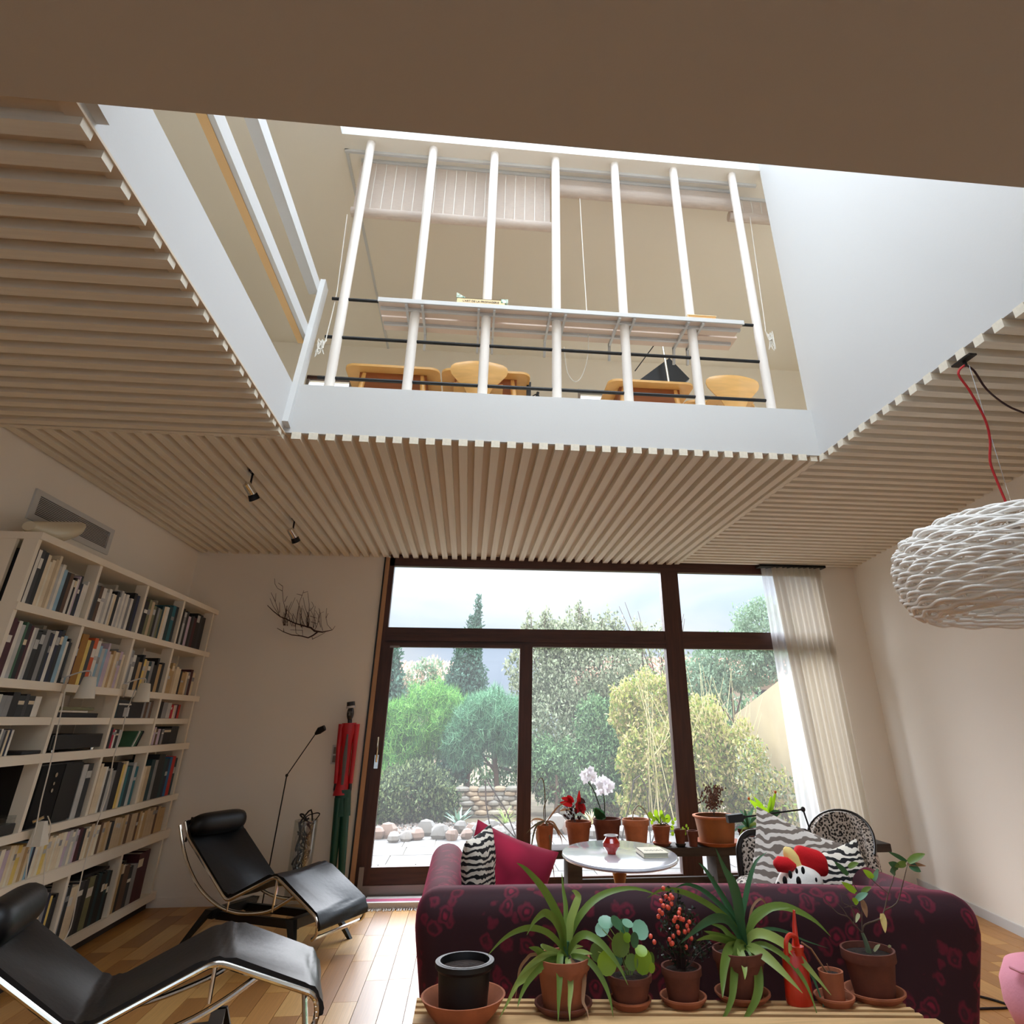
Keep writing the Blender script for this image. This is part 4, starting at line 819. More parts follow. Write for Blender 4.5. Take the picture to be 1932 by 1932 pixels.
pillow('cushion', 'bright crimson velvet cushion leaning in the left corner of the sofa', aty(950, 1672, 4.6), .27, .25, .10, Rm(PI / 2, 0, .25) @ Rm(0, 0, -.35), M_crim)
pillow('cushion', 'narrow black and cream zebra cushion between the sofa arm and the crimson cushion', aty(903, 1640, 4.30), .16, .17, .06, Rm(PI / 2, 0, PI / 2 - .42) @ Rm(0, 0, .12), M_zeb)
pillow('cushion', 'large grey and white zebra striped cushion at the right end of the sofa', aty(1512, 1648, 4.6), .31, .25, .08, Rm(PI / 2 - .25, 0, 0) @ Rm(0, 0, -.38), M_zebg)
pillow('cushion', 'black and white zebra cushion with sharp stripes against the right sofa arm', (2.10, 4.24, .66), .21, .20, .08, Rm(PI / 2 - .2, 0, -.15) @ Rm(0, 0, .25), M_zeb)
# plush hen
ch = thing('plush_hen', 'plush hen with white spotted body, red comb and yellow beak on the sofa', 'toy', (1.68, 4.1, .49)); Yh = 4.08
def hp(u, v, y=Yh): return aty(u, v, y)
M_plw = mat('white plush', (232, 228, 220), .95, bump=.2, bscale=120); M_plr = mat('red plush', (206, 12, 24), .9, bump=.2, bscale=120); M_ply = mat('yellow plush', (236, 208, 130), .9)
part('body', MB().tube(smooth_path([hp(1492, 1760), hp(1505, 1720), hp(1512, 1680), hp(1519, 1650), hp(1522, 1632)], 4), [.10, .13, .15, .155, .15, .145, .14, .13, .125, .12, .11, .10, .095, .085, .07, .05, .02], 20), M_plw, ch, smooth=1.2)
part('comb', MB().rbox(hp(1530, 1624), (.085, .05, .058), .045, lambda p: Vector((p.x, p.y, p.z - .25 * (p.x - hp(1530, 1624).x))), core=3), M_plr, ch, smooth=1.2)
part('beak', MB().tube([hp(1502, 1640), hp(1495, 1620), hp(1485, 1606), hp(1480, 1600)], [.045, .04, .028, .01], 14), M_ply, ch, smooth=1.2)
part('wattle', MB().tube([hp(1500, 1636, Yh - .03), hp(1485, 1632, Yh - .03), hp(1468, 1630, Yh - .03), hp(1460, 1628, Yh - .03)], [.018, .035, .035, .012], 14), M_plr, ch, smooth=1.2)
for (u, v, rr) in ((1515, 1642, .013), (1503, 1643, .01), (1491, 1650, .014), (1481, 1662, .016), (1507, 1663, .017), (1469, 1672, .015), (1480, 1676, .012), (1508, 1678, .014), (1540, 1660, .008)):
    p = hp(u, v, Yh - .135 if v > 1655 else Yh - .115); part('spot', MB().ball(p, rr, 10, 6, (.8, .35, 1.3)), M_black, ch)
# marble bistro table
tb = thing('bistro_table', 'oval white marble topped pedestal table in front of the window bench', 'table', (1.04, 5.10, 0))
part('tabletop', MB().lathe((1.04, 5.10, .705), [(.355, 0), (.368, .006), (.372, .014), (.368, .024), (.36, .027)], 56, sy=1.42), M_marble, tb)
part('pedestal', MB().lathe((1.04, 5.10, .02), [(.16, 0), (.15, .012), (.06, .05), (.035, .14), (.030, .35), (.034, .55), (.055, .64), (.08, .685)], 24), mat('brass lacquer', (176, 128, 78), .35, .4), tb)
part('foot', MB().lathe((1.04, 5.10, 0), [(.24, 0), (.24, .012), (.16, .022)], 32), M_marble, tb)
rv = thing('candle_pot', 'small glossy red glass pot with white rim on the marble table', 'pot', (.985, 5.06, .733)); 
part('bowl', MB().lathe((.985, 5.06, .7335), [(.028, 0), (.030, .012), (.056, .040), (.058, .062), (.040, .085), (.034, .094)], 28, cap1=False), M_redglass, rv); part('rim', MB().lathe((.985, 5.06, .8275), [(.034, 0), (.047, .004), (.047, .008), (.033, .008), (.030, 0)], 28, cap0=False, cap1=False), M_white, rv)
bk3 = thing('book', 'cream paperback lying flat on the marble table', 'book', (1.235, 5.0, .733), -.05)
part('cover', MB().box(1.155, 1.315, 4.88, 5.10, .7335, .736).box(1.155, 1.315, 4.88, 5.10, .757, .760).box(1.155, 1.157, 4.88, 5.10, .7335, .76), mat('ivory cover', (232, 228, 206), .7), bk3, smooth=0)
part('pages', MB().box(1.157, 1.312, 4.883, 5.097, .736, .757), mat('grey green page edge', (176, 178, 160), .9), bk3, smooth=0)
q = random.Random(5); sg = MB()
for r_ in range(1):
    p = [Vector((1.18 + .125 * k / 16, 4.97 + .02 * math.sin(k * 2.4), .7608)) for k in range(17)]; sg.tube(p, .0012, 4)
part('cover_line', sg, mat('grey ink', (120, 120, 116), .8), bk3)
# window bench
BZ = .465
wbn = thing('window_bench', 'long dark weathered timber bench under the garden window', 'bench', (2.4, 7.2, 0))
M_old = mat('weathered dark timber', (62, 54, 50), .8, var=.25, vscale=4, stretch=(.6, 8, 8), bump=.3, bscale=30)
part('seat', MB().rbox((2.38, 7.22, BZ - .035), (1.70, .16, .034), .008, core=2), M_old, wbn, smooth=0.5)
for xx in (1.04, 2.42, 3.78): part('leg', MB().box(xx - .065, xx + .065, 7.08, 7.36, 0, BZ - .07), M_old, wbn, smooth=0)
part('stretcher', MB().box(1.04, 3.78, 7.20, 7.24, .16, .22), M_old, wbn, smooth=0)
# leopard armchairs
a1 = thing('armchair', 'low leopard print armchair with black rounded frame, back towards the bench', 'armchair', (2.12, 5.35, 0))
fr_ = [(1.90, 5.22, .0), (1.90, 5.22, .62), (1.91, 5.22, .74), (1.96, 5.22, .80), (2.05, 5.22, .815), (2.36, 5.22, .815), (2.42, 5.22, .78), (2.44, 5.22, .6), (2.44, 5.22, 0)]
part('back_frame', MB().tube(smooth_path(fr_, 3), .020, 10), mat('black wood', (20, 17, 16), .35), a1); part('back_panel', MB().rbox((2.17, 5.225, .60), (.25, .028, .185), .02, core=4), M_leo, a1)
part('seat', MB().rbox((2.10, 5.02, .42), (.30, .24, .17), .12, core=5), M_leo, a1, smooth=1.2)
for xx in (1.88, 2.36): part('leg', MB().tube([(xx, 4.86, 0), (xx, 4.86, .27)], [.014, .022], 8), MATS['black wood'], a1)
a2 = thing('armchair', 'leopard print armchair with rounded back in front of the curtain', 'armchair', (2.92, 5.75, 0))
def gond(p): return Vector((p.x, p.y, p.z))
bm_ = MB(); vs = []; fs = []; NA = 20; NZ = 8
for sgn, rad in ((0, .265), (1, .21)):
    for i in range(NZ + 1):
        for k in range(NA + 1):
            a = -PI * .30 + PI * 1.15 * k / NA; hgt = .30 + (.575 * (math.cos((a - PI * .275) * .95) * .5 + .5) ** .6) * (i / NZ); bul = .02 * math.sin(PI * i / NZ) * (1 if sgn == 0 else -.6)
            vs.append((2.80 + (rad + bul) * math.cos(a) * .88, 5.55 + (rad + bul) * math.sin(a), hgt))
o = (NZ + 1) * (NA + 1)
for i in range(NZ):
    for k in range(NA): a = i * (NA + 1) + k; fs.append((a, a + 1, a + NA + 2, a + NA + 1)); fs.append((o + a, o + a + NA + 1, o + a + NA + 2, o + a + 1))
for k in range(NA): a = NZ * (NA + 1) + k; fs.append((a, a + 1, o + a + 1, o + a)); fs.append((k, o + k, o + k + 1, k + 1))
for i in range(NZ): a = i * (NA + 1); b = a + NA; fs.append((a, a + NA + 1, o + a + NA + 1, o + a)); fs.append((b, o + b, o + b + NA + 1, b + NA + 1))
part('back', bm_.add(vs, fs), M_leo, a2, smooth=1.0)
part('frame_edge', MB().tube([Vector(vs[NZ * (NA + 1) + k]) + Vector((.008, 0, .004)) for k in range(NA + 1)], .010, 8), MATS['black wood'], a2)
part('seat', MB().rbox((2.80, 5.50, .36), (.25, .25, .08), .06, core=4), M_leo, a2, smooth=1.2)
for dx, dy in ((-.2, -.2), (.2, -.2), (-.2, .2), (.2, .2)): part('leg', MB().tube([(2.80 + dx, 5.50 + dy, 0), (2.80 + dx, 5.50 + dy, .29)], [.013, .02], 8), MATS['black wood'], a2)
# black swing arm lamp
rl2 = thing('reading_lamp', 'black swing arm reading lamp with square head between sofa and bench', 'floor lamp', (2.42, 5.0, 0))
A = aty(1515, 1527, 5.0); B = aty(1400, 1542, 5.0); C_ = aty(1537, 1592, 5.0)
part('pole', MB().tube([A, C_, (C_.x + .05, 5.0, .02)], .006, 8), M_blackm, rl2); part('arm', MB().tube([A, B], .005, 8), M_blackm, rl2); part('joint', MB().ball(A, .016), M_blackm, rl2)
part('head', MB().bar(B, aty(1372, 1545, 5.0), .05, .045), M_blackm, rl2, smooth=0); part('neck', MB().tube([B, B + (A - B) * .06], [.018, .006], 10), M_blackm, rl2)
part('base', MB().lathe((C_.x + .05, 5.0, 0), [(.12, 0), (.12, .015), (.02, .02)], 24), M_blackm, rl2)
# curtains
def curtain(label, x0, x1, folds, amp, m, y, x0b, x1b, seed):
    q = random.Random(seed); vs = []; nx = folds * 8; nz = 14; ph = [q.uniform(0, 6) for _ in range(4)]
    for i in range(nz + 1):
        z = .02 + (SB - .05) * i / nz
        for k in range(nx + 1):
            f = k / nx; t_ = i / nz; xx = lerp(x0b, x1b, f) * (1 - t_) + lerp(x0, x1, f) * t_
            vs.append((xx, y + amp * (math.sin(2 * PI * folds * f + .4 * math.sin(3 * t_ + ph[0])) + .4 * math.sin(2 * PI * folds * .43 * f + ph[1])) * (1.15 - .3 * t_), z))
    fs = [(i * (nx + 1) + k, i * (nx + 1) + k + 1, (i + 1) * (nx + 1) + k + 1, (i + 1) * (nx + 1) + k) for i in range(nz) for k in range(nx)]
    return solo('curtain', MB().add(vs, fs), m, label, 'curtain', smooth=2)
def sheer(name, col, tr, tl):
    m = bpy.data.materials.new(name); m.use_nodes = True; t = m.node_tree; t.nodes.clear(); o = t.nodes.new('ShaderNodeOutputMaterial')
    a = t.nodes.new('ShaderNodeBsdfTransparent'); d = t.nodes.new('ShaderNodeBsdfDiffuse'); d.inputs[0].default_value = lin(col); e = t.nodes.new('ShaderNodeBsdfTranslucent'); e.inputs[0].default_value = lin(col)
    m1 = t.nodes.new('ShaderNodeMixShader'); m1.inputs[0].default_value = tl; m2 = t.nodes.new('ShaderNodeMixShader'); m2.inputs[0].default_value = tr
    t.links.new(d.outputs[0], m1.inputs[1]); t.links.new(e.outputs[0], m1.inputs[2]); t.links.new(m1.outputs[0], m2.inputs[1]); t.links.new(a.outputs[0], m2.inputs[2]); t.links.new(m2.outputs[0], o.inputs[0]); return m
curtain('heavy cream curtain gathered at the right end of the window', 3.56, 4.17, 9, .034, sheer('cream voile', (212, 204, 190), .06, .38), 7.60, 3.72, 4.22, 2)
curtain('thin white sheer curtain at the left edge of the cream curtain', 3.45, 3.72, 4, .02, sheer('white voile', (238, 240, 244), .42, .5), 7.655, 3.47, 3.80, 5)
solo('curtain_rail', MB().box(3.4, 4.23, 7.55, 7.68, SB - .03, SB - .005), M_blackm, 'short dark curtain rail under the slats at the right', 'rail', smooth=0)
# wicker pendant -----------------------------------------------------------
PC = Vector((2.66, 2.90, 0)); pend = thing('wicker_pendant', 'large white woven wicker pendant lamp hanging at the right edge', 'pendant lamp', (PC.x, PC.y, 1.93))
M_wick = mat('white wicker', (240, 236, 230), .7, bump=.1, bscale=150)
prof = [(.505, 1.95), (.54, 1.965), (.565, 1.985), (.58, 2.015), (.59, 2.045), (.597, 2.075), (.602, 2.105), (.604, 2.135), (.603, 2.165), (.598, 2.195), (.590, 2.225), (.576, 2.255), (.555, 2.283), (.525, 2.308), (.488, 2.33), (.445, 2.349), (.398, 2.365), (.35, 2.378), (.30, 2.389), (.25, 2.398), (.20, 2.405), (.15, 2.411), (.10, 2.416)]
NS = 28; SEG = 196
for i, (r_, z) in enumerate(prof):
    NSi = NS if r_ > .36 else NS // 2
    for s_ in (0, 1):
        pts = []
        for k in range(SEG):
            a = 2 * PI * k / SEG; c_ = math.cos(a * NSi / 2 + i * 2.2 + s_ * PI)
            rr = r_ * .965 + .010 * c_; pts.append((PC.x + rr * math.cos(a), PC.y + rr * math.sin(a), z + .014 * s_ + .006 * c_))
        part('woven_strand', MB().tube(pts, .0088, 6, closed=True), M_wick, pend, smooth=1.5)
for k in range(NS):
    a = 2 * PI * (k + .5) / NS; part('stake', MB().tube([(PC.x + r_ * .95 * math.cos(a), PC.y + r_ * .95 * math.sin(a), z - .004) for r_, z in prof[::2]] + [(PC.x + .09 * math.cos(a), PC.y + .09 * math.sin(a), 2.42)], .005, 5), M_wick, pend)
inn = [(.50 - .0, 1.925), (.44, 1.955), (.38, 1.965), (.32, 1.98)]
for i, (r_, z) in enumerate(inn[1:]):
    pts = [(PC.x + (r_ + .014 * math.cos(17 * 2 * PI * k / SEG + i * PI)) * math.cos(2 * PI * k / SEG), PC.y + (r_ + .014 * math.cos(17 * 2 * PI * k / SEG + i * PI)) * math.sin(2 * PI * k / SEG), z) for k in range(SEG)]
    part('woven_strand', MB().tube(pts, .0088, 6, closed=True), M_wick, pend, smooth=1.5)
part('cap', MB().lathe((PC.x, PC.y, 2.41), [(.10, 0), (.10, .012), (.02, .03)], 20), M_wick, pend)
part('bulb', MB().ball((PC.x, PC.y, 2.25), .05), mat('opal bulb', (235, 232, 225), .4), pend); part('bulb_holder', MB().tube([(PC.x, PC.y, 2.30), (PC.x, PC.y, 2.42)], .022, 12), M_white, pend)
M_rc = mat('red fabric cord', (186, 40, 44), .8)
hk = thing('ceiling_hook', 'small dark metal bracket at the slat ends with hanging cords', 'hook', (2.50, 2.70, SB))
part('plate', MB().box(2.468, 2.51, 2.62, 2.76, SB - .010, SB - .001), M_blackm, hk, smooth=0); part('clip', MB().tube([(2.49, 2.69, SB - .005), (2.49, 2.69, SB - .04)], .01), M_blackm, hk)
top = Vector((2.49, 2.69, SB - .03)); bot = Vector((PC.x, PC.y, 2.43))
cord('red fabric cord curling from the slats down to the wicker pendant', [top, aty(1808, 705, 2.70), aty(1830, 738, 2.72), aty(1858, 790, 2.76), aty(1868, 830, 2.80), aty(1868, 870, 2.84), aty(1880, 905, 2.87), bot], .006, M_rc)
cord('thin steel wire stretched straight down to the wicker pendant', [top + Vector((.02, 0, 0)), bot + Vector((.02, 0, 0))], .0018, M_chrome, 'wire', 1)
cord('black cord swagging from the bracket to the right under the slats', [top, aty(1838, 700, 2.72), aty(1862, 735, 2.8), aty(1900, 765, 2.95), aty(1940, 782, 3.1), (3.6, 3.3, SB - .08), (3.9, 3.4, SB - .002)], .006, mat('dark red black cord', (50, 16, 18), .8))
# pink pouf and cord on the floor
pf = thing('pouf', 'pale pink fabric pouf cut off by the right edge', 'pouf', (3.30, 4.28, 0)); M_pink = mat('pink cloth', (226, 150, 168), .9, bump=.15, bscale=60)
part('body', MB().lathe((3.30, 4.28, 0), [(.22, 0), (.27, .03), (.30, .12), (.295, .22), (.25, .30), (.15, .33), (.05, .335)], 32), M_pink, pf, smooth=1); part('flap', MB().rbox((3.05, 4.2, .315), (.06, .05, .008), .008, core=2), M_pink, pf)
cord('black cord looped on the floor to the right of the sofa', [(2.36, 4.9, .006), (2.9, 4.98, .006), (3.15, 4.93, .006), (3.27, 4.76, .006), (3.24, 4.70, .006), (3.0, 4.70, .006), (2.40, 4.62, .006)], .006, M_bcord)
# ================================================================ POTS AND PLANTS
def potgeo(r, h, rim=True, wall=.008, taper=.72):
    rb = r * taper; p = [(rb, 0), (rb + (r - rb) * .80 * .9, h * .76)]
    if rim: p += [(r * .985, h * .765), (r, h * .80), (r, h)]
    else: p += [(r, h)]
    return p + [(r - wall, h), (r - wall * 1.3, h * .86)]
def pot(root, c, r, h, m, rim=True, sx=1, soil=True, saucer=None, ms=None, taper=.72, sh=.02):
    c = Vector(c); z0 = c.z
    if saucer:
        part('saucer', MB().lathe(c, [(saucer * .8, 0), (saucer, sh), (saucer, sh + .006), (saucer - .008, sh + .006), (saucer * .78, .006)], 30), ms or m, root); c = c + Vector((0, 0, .0075))
    part('pot', MB().lathe(c, potgeo(r, h, rim, taper=taper), 32, cap1=False), m, root)
    part('soil', MB().lathe(c + Vector((0, 0, h * .85)), [(r * .95, 0), (r * .5, .006), (.001, .008)], 24, cap0=True, cap1=False), M_soil, root)
    return c + Vector((0, 0, h * .87))
BT = .512
def bslope(x): return 3.47 - .135 * (x + .14)
sbn = thing('slatted_bench', 'low pale slatted timber bench behind the sofa, full of pots', 'bench', (.85, 3.1, 0))
M_pine = mat('pale pine', (206, 168, 118), .6, var=.12, vscale=4, stretch=(.6, 10, 10)); 
for k, (o0, o1) in enumerate(((0, .028), (.055, .083), (.11, .138), (.165, .25), (.275, .36), (.385, .47))):
    xe = 1.80 if k > 2 else 1.77
    part('slat', MB().hexa([(-.14, bslope(-.14) - o1, BT - .03), (xe, bslope(xe) - o1, BT - .03), (xe, bslope(xe) - o0, BT - .03), (-.14, bslope(-.14) - o0, BT - .03)], [(-.14, bslope(-.14) - o1, BT), (xe, bslope(xe) - o1, BT), (xe, bslope(xe) - o0, BT), (-.14, bslope(-.14) - o0, BT)]), M_pine, sbn, smooth=0)
for xx in (-.05, .85, 1.70):
    part('cross_rail', MB().hexa([(xx - .02, bslope(xx) - .47, BT - .08), (xx + .02, bslope(xx) - .47, BT - .08), (xx + .02, bslope(xx) - .01, BT - .08), (xx - .02, bslope(xx) - .01, BT - .08)], [(xx - .02, bslope(xx) - .47, BT - .031), (xx + .02, bslope(xx) - .47, BT - .031), (xx + .02, bslope(xx) - .01, BT - .031), (xx - .02, bslope(xx) - .01, BT - .031)]), M_pine, sbn, smooth=0)
    for oo in (.03, .44): part('leg', MB().box(xx - .02, xx + .02, bslope(xx) - oo - .02, bslope(xx) - oo + .02, 0, BT - .081), M_pine, sbn, smooth=0)
def base_on(u, v, z=BT + .001): return atz(u, v, z)
def rimfit(u, v, y): return aty(u, v, y).z
def leafpx(root, path, y0, y1, wpx, m, arch=0, n=3, side=(1, .15, 0), fold=.3, name='leaf', bulge=0.0):
    N = len(path); P = []
    for i, (u, v) in enumerate(path):
        f = i / (N - 1); P.append(aty(u, v, y0 + (y1 - y0) * f + bulge * math.sin(PI * f)))
    P = smooth_path(P, n); w0 = wpx / 2 * (y0 / FPX) * .95; K = len(P)
    ws = [w0 * max(.04, (min(1, .55 + 1.6 * i / (K - 1)) if i / (K - 1) < .35 else 1.0) * (1 - (max(0, i / (K - 1) - .45) / .55) ** 1.6)) for i in range(K)]
    vs = []; m_ = MB()
    for i, p in enumerate(P):
        d = (P[min(i + 1, K - 1)] - P[max(i - 1, 0)]).normalized(); view = (p - CAM).normalized(); sd = d.cross(view)
        sd = sd.normalized() if sd.length > 1e-4 else Vector((1, 0, 0)); sd = (sd * .9 + Vector((0, 1, 0)).cross(d) * 0 + Vector((0, .35, 0))).normalized(); nn = sd.cross(d).normalized()
        if nn.dot(view) > 0: nn = -nn
        vs += [p - sd * ws[i] + nn * ws[i] * fold, p, p + sd * ws[i] + nn * ws[i] * fold]
    fs = [(i * 3 + k, i * 3 + k + 1, i * 3 + k + 4, i * 3 + k + 3) for i in range(K - 1) for k in (0, 1)]
    return part(name, m_.add(vs, fs), m, root, smooth=1.2)
def Ca(u, v, ox=900, oy=1640, s=6.44): return (ox + u / s, oy + v / s)
def Cb(u, v): return Ca(u, v, 1160, 1640)
def Cc(u, v): return Ca(u, v, 1420, 1560, 5.194)
# 1 black pot in a wide terracotta bowl
c = base_on(872, 1926); t_ = thing('plant_pot', 'black plastic pot of soil standing in a wide terracotta bowl', 'pot', c)
part('bowl', MB().lathe(c, [(.095, 0), (.13, .035), (.158, .075), (.150, .075), (.122, .038), (.09, .008)], 36), M_terra, t_)
c2 = c + Vector((0, .0, .0085)); zr = rimfit(876, 1810, c.y); pot(t_, c2, .102, zr - c2.z, mat('black plastic', (12, 12, 14), .5), rim=False, taper=.86); part('rim', MB().lathe((c2.x, c2.y, zr - .028), [(.102, 0), (.112, .01), (.112, .026), (.098, .028)], 32, cap0=False, cap1=False), MATS['black plastic'], t_)
# 2 spider like plant left
c = base_on(1063, 1905); t_ = thing('potted_plant', 'arching strap leaved plant in a terracotta pot, second from the left', 'plant', c)
zr = rimfit(1076, 1803, c.y); top = pot(t_, c, .106, zr - c.z - .007, M_terra, saucer=.112, ms=M_terrad); y0 = c.y
g1, g2, g3 = M_leafs; bx = (1068, 1800)
L1 = [([(1066, 1795), Ca(1040, 700), Ca(950, 480), Ca(800, 220), Ca(600, 0), (975, 1628)], -.05, 13, g1), ([(1068, 1795), Ca(1080, 700), Ca(1080, 450), Ca(1050, 250), Ca(1030, 40)], .12, 8, g1), ([(1070, 1795), Ca(1130, 800), Ca(1140, 620), Ca(1210, 420), Ca(1235, 330), Ca(1190, 270), Ca(1150, 262)], .05, 13, g2),
      ([(1072, 1795), Ca(1140, 800), Ca(1230, 600), Ca(1420, 380), Ca(1650, 265), Ca(1932, 235), (1245, 1690)], .1, 11, g1), ([(1066, 1797), Ca(1020, 760), Ca(950, 610), Ca(850, 530), Ca(780, 545), Ca(680, 650), Ca(605, 800)], -.08, 12, g1), ([(1064, 1800), Ca(1000, 900), Ca(850, 760), Ca(650, 705), Ca(450, 760), Ca(280, 880), Ca(120, 1060)], -.1, 9, g1),
      ([(1072, 1800), Ca(1160, 920), Ca(1230, 830), Ca(1330, 800), Ca(1480, 880), Ca(1620, 1030), Ca(1740, 1210), Ca(1835, 1410)], -.12, 11, g1), ([(1066, 1802), Ca(920, 980), Ca(800, 930), Ca(780, 910)], .05, 8, g2), ([(1064, 1804), Ca(820, 1040), Ca(730, 970), Ca(630, 950)], -.03, 11, g1),
      ([(1064, 1805), Ca(900, 1030), Ca(760, 1080), Ca(600, 1220), Ca(480, 1400), Ca(380, 1600), Ca(270, 1815)], -.14, 10, g2), ([(1064, 1806), Ca(880, 1130), Ca(740, 1200), Ca(600, 1300), Ca(500, 1390), Ca(440, 1480)], -.13, 13, g2), ([(1066, 1806), Ca(900, 1090), Ca(780, 1180), Ca(620, 1360), Ca(530, 1540), Ca(490, 1690)], -.15, 9, g1),
      ([(1068, 1808), Ca(1020, 1010), Ca(1000, 1150), Ca(1000, 1350), Ca(990, 1600), Ca(985, 1870)], -.17, 11, g1), ([(1072, 1810), Ca(1100, 1110), Ca(1125, 1250), Ca(1135, 1450), Ca(1120, 1650), Ca(1130, 1860)], -.17, 10, g2), ([(1076, 1808), Ca(1160, 1130), Ca(1260, 1220), Ca(1300, 1330), Ca(1290, 1500), Ca(1290, 1620), Ca(1340, 1720), Ca(1350, 1830)], -.14, 7, M_dry),
      ([(1078, 1804), Ca(1200, 1060), Ca(1340, 1110), Ca(1460, 1240), Ca(1560, 1420), Ca(1620, 1600), Ca(1655, 1800)], -.13, 9, g1), ([(1076, 1802), Ca(1200, 1020), Ca(1300, 1010), Ca(1400, 1030)], 0, 9, g2), ([(1074, 1800), Ca(1150, 980), Ca(1200, 940), Ca(1290, 940)], .06, 7, g2), ([(1062, 1806), Ca(700, 1030), Ca(600, 1090), Ca(520, 1210), Ca(490, 1400), Ca(460, 1600)], -.05, 5, M_dry)]
for pth, dy, w, m in L1: leafpx(t_, pth, y0 - .01 if dy < 0 else y0, y0 + dy, w, m)
part('stem', MB().tube([(c.x, c.y, top.z), aty(1068, 1775, y0)], [.022, .014], 10), g3, t_)
# 3 pilea
c = base_on(1190, 1898); t_ = thing('potted_plant', 'round leaved green plant in a terracotta pot behind the crimson sofa', 'plant', c)
zr = rimfit(1188, 1836, c.y); pot(t_, c, .088, zr - c.z - .007, M_terrad, saucer=.082, ms=M_terra); y0 = c.y; q = random.Random(8)
def disc(root, p, r, nrm, m, name='leaf', oval=1.0, cup=.18):
    nrm = Vector(nrm).normalized(); a = nrm.cross(Vector((.2, .1, 1))).normalized(); b = nrm.cross(a); n = 12; p = Vector(p)
    vs = [p - nrm * r * cup] + [p + (a * math.cos(2 * PI * k / n) * oval + b * math.sin(2 * PI * k / n)) * r for k in range(n)]
    return part(name, MB().add(vs, [(0, 1 + k, 1 + (k + 1) % n) for k in range(n)]), m, root, smooth=1)
gv_ = mat('grey green leaf', (120, 168, 140), .35, trans=.15); yg = mat('yellow green leaf', (142, 176, 44), .4, trans=.3)
for (u, v, r_, m, n_) in [(1565, 640, 75, gv_, (0, -.6, 1)), (1520, 725, 72, gv_, (-.3, -.8, .8)), (1700, 650, 70, g3, (.5, -.6, .8)), (1780, 700, 65, g3, (.3, -1, .3)), (1830, 655, 55, gv_, (.2, -.5, 1)), (1745, 920, 95, g1, (.2, -1, .1)), (1470, 1005, 80, g1, (-.3, -1, .2)), (1580, 1140, 95, yg, (0, -1, .1)), (1705, 1100, 55, g3, (.2, -1, .3))]: disc(t_, aty(*Ca(u, v), y0 + q.uniform(-.1, .06)), r_ / 6.44 * y0 / FPX, n_, m)
for (u, v, r_, m, n_) in [(310, 735, 85, gv_, (.2, -.9, .6)), (205, 1130, 65, g1, (0, -1, .2)), (345, 1120, 100, yg, (.3, -1, .1)), (320, 990, 60, yg, (0, -.7, 1)), (440, 1100, 60, g1, (.7, -.8, .1)), (450, 1200, 40, yg, (.5, -1, 0)), (150, 830, 40, yg, (0, -1, .4)), (240, 860, 60, g3, (.6, -.8, .1)), (30, 1100, 50, g3, (0, -1, .3))]: disc(t_, aty(*Cb(u, v), y0 + q.uniform(-.1, .06)), r_ / 6.44 * y0 / FPX, n_, m)
for (u, v) in [Ca(1565, 640), Ca(1520, 725), Ca(1700, 650), Ca(1780, 700), Cb(310, 735), Cb(205, 1130), Ca(1470, 1005), Cb(320, 990), Ca(1745, 920)]: part('stalk', MB().tube([(c.x, c.y, zr - .03), aty((u + 1190) / 2 + 3, (v + 1820) / 2, y0), aty(u, v, y0)], .0018, 5), M_leafs[1], t_)
# 4 berry plant
c = base_on(1290, 1893); t_ = thing('potted_plant', 'dark leafy plant covered in orange red berries in a terracotta pot', 'plant', c)
zr = rimfit(1290, 1822, c.y); pot(t_, c, .080, zr - c.z - .007, M_terrad, saucer=.092, ms=M_terra); y0 = c.y; q = random.Random(12)
M_dk = mat('dark leaf', (34, 50, 34), .5); M_berry = mat('orange red berry', (222, 84, 62), .3, coat=.4)
def inplant(): 
    while True:
        v = q.uniform(.0, 1); w = (.3 + 1.1 * v) * .5
        if q.random() < .8: return v, q.uniform(-w, w) * 110
for i in range(34):
    v, du = inplant(); tip = aty(1266 + v * 22 + du, 1682 + v * 110, y0 + q.uniform(-.08, .08)); b0 = Vector((c.x, c.y, zr - .03)); part('twig', MB().tube([b0, (b0 + tip) / 2 + Vector((0, 0, .02)), tip], [.003, .002, .001], 4), M_twig, t_)
    lf = MB()
    for k in range(14):
        p = b0 + (tip - b0) * q.uniform(.45, 1.05) + Vector((q.uniform(-.02, .02), q.uniform(-.02, .02), q.uniform(-.015, .015))); d = Vector((q.uniform(-1, 1), q.uniform(-1, 1), q.uniform(-.3, 1))).normalized() * .02; s_ = d.cross(Vector((q.uniform(-1, 1), 1, .3))).normalized() * .005; lf.add([p, p + d * .5 + s_, p + d, p + d * .5 - s_], [(0, 1, 2, 3)])
    part('leaf_spray', lf, M_dk, t_, stuff=True)
for (u, v) in [(590, 230), (620, 330), (680, 320), (665, 360), (560, 385), (690, 420), (590, 445), (640, 460), (545, 505), (575, 535), (790, 490), (780, 530), (735, 590), (775, 590), (720, 625), (830, 610), (880, 690), (890, 740), (850, 760), (775, 770), (710, 810), (665, 855), (480, 885), (435, 815), (700, 900), (685, 905), (930, 840), (865, 945), (530, 575), (700, 345), (655, 470), (800, 600), (905, 640), (760, 700)]: part('berry', MB().ball(aty(*Cb(u, v), y0 - .06 + q.uniform(-.03, .03)), .0085, 8, 6), M_berry, t_)
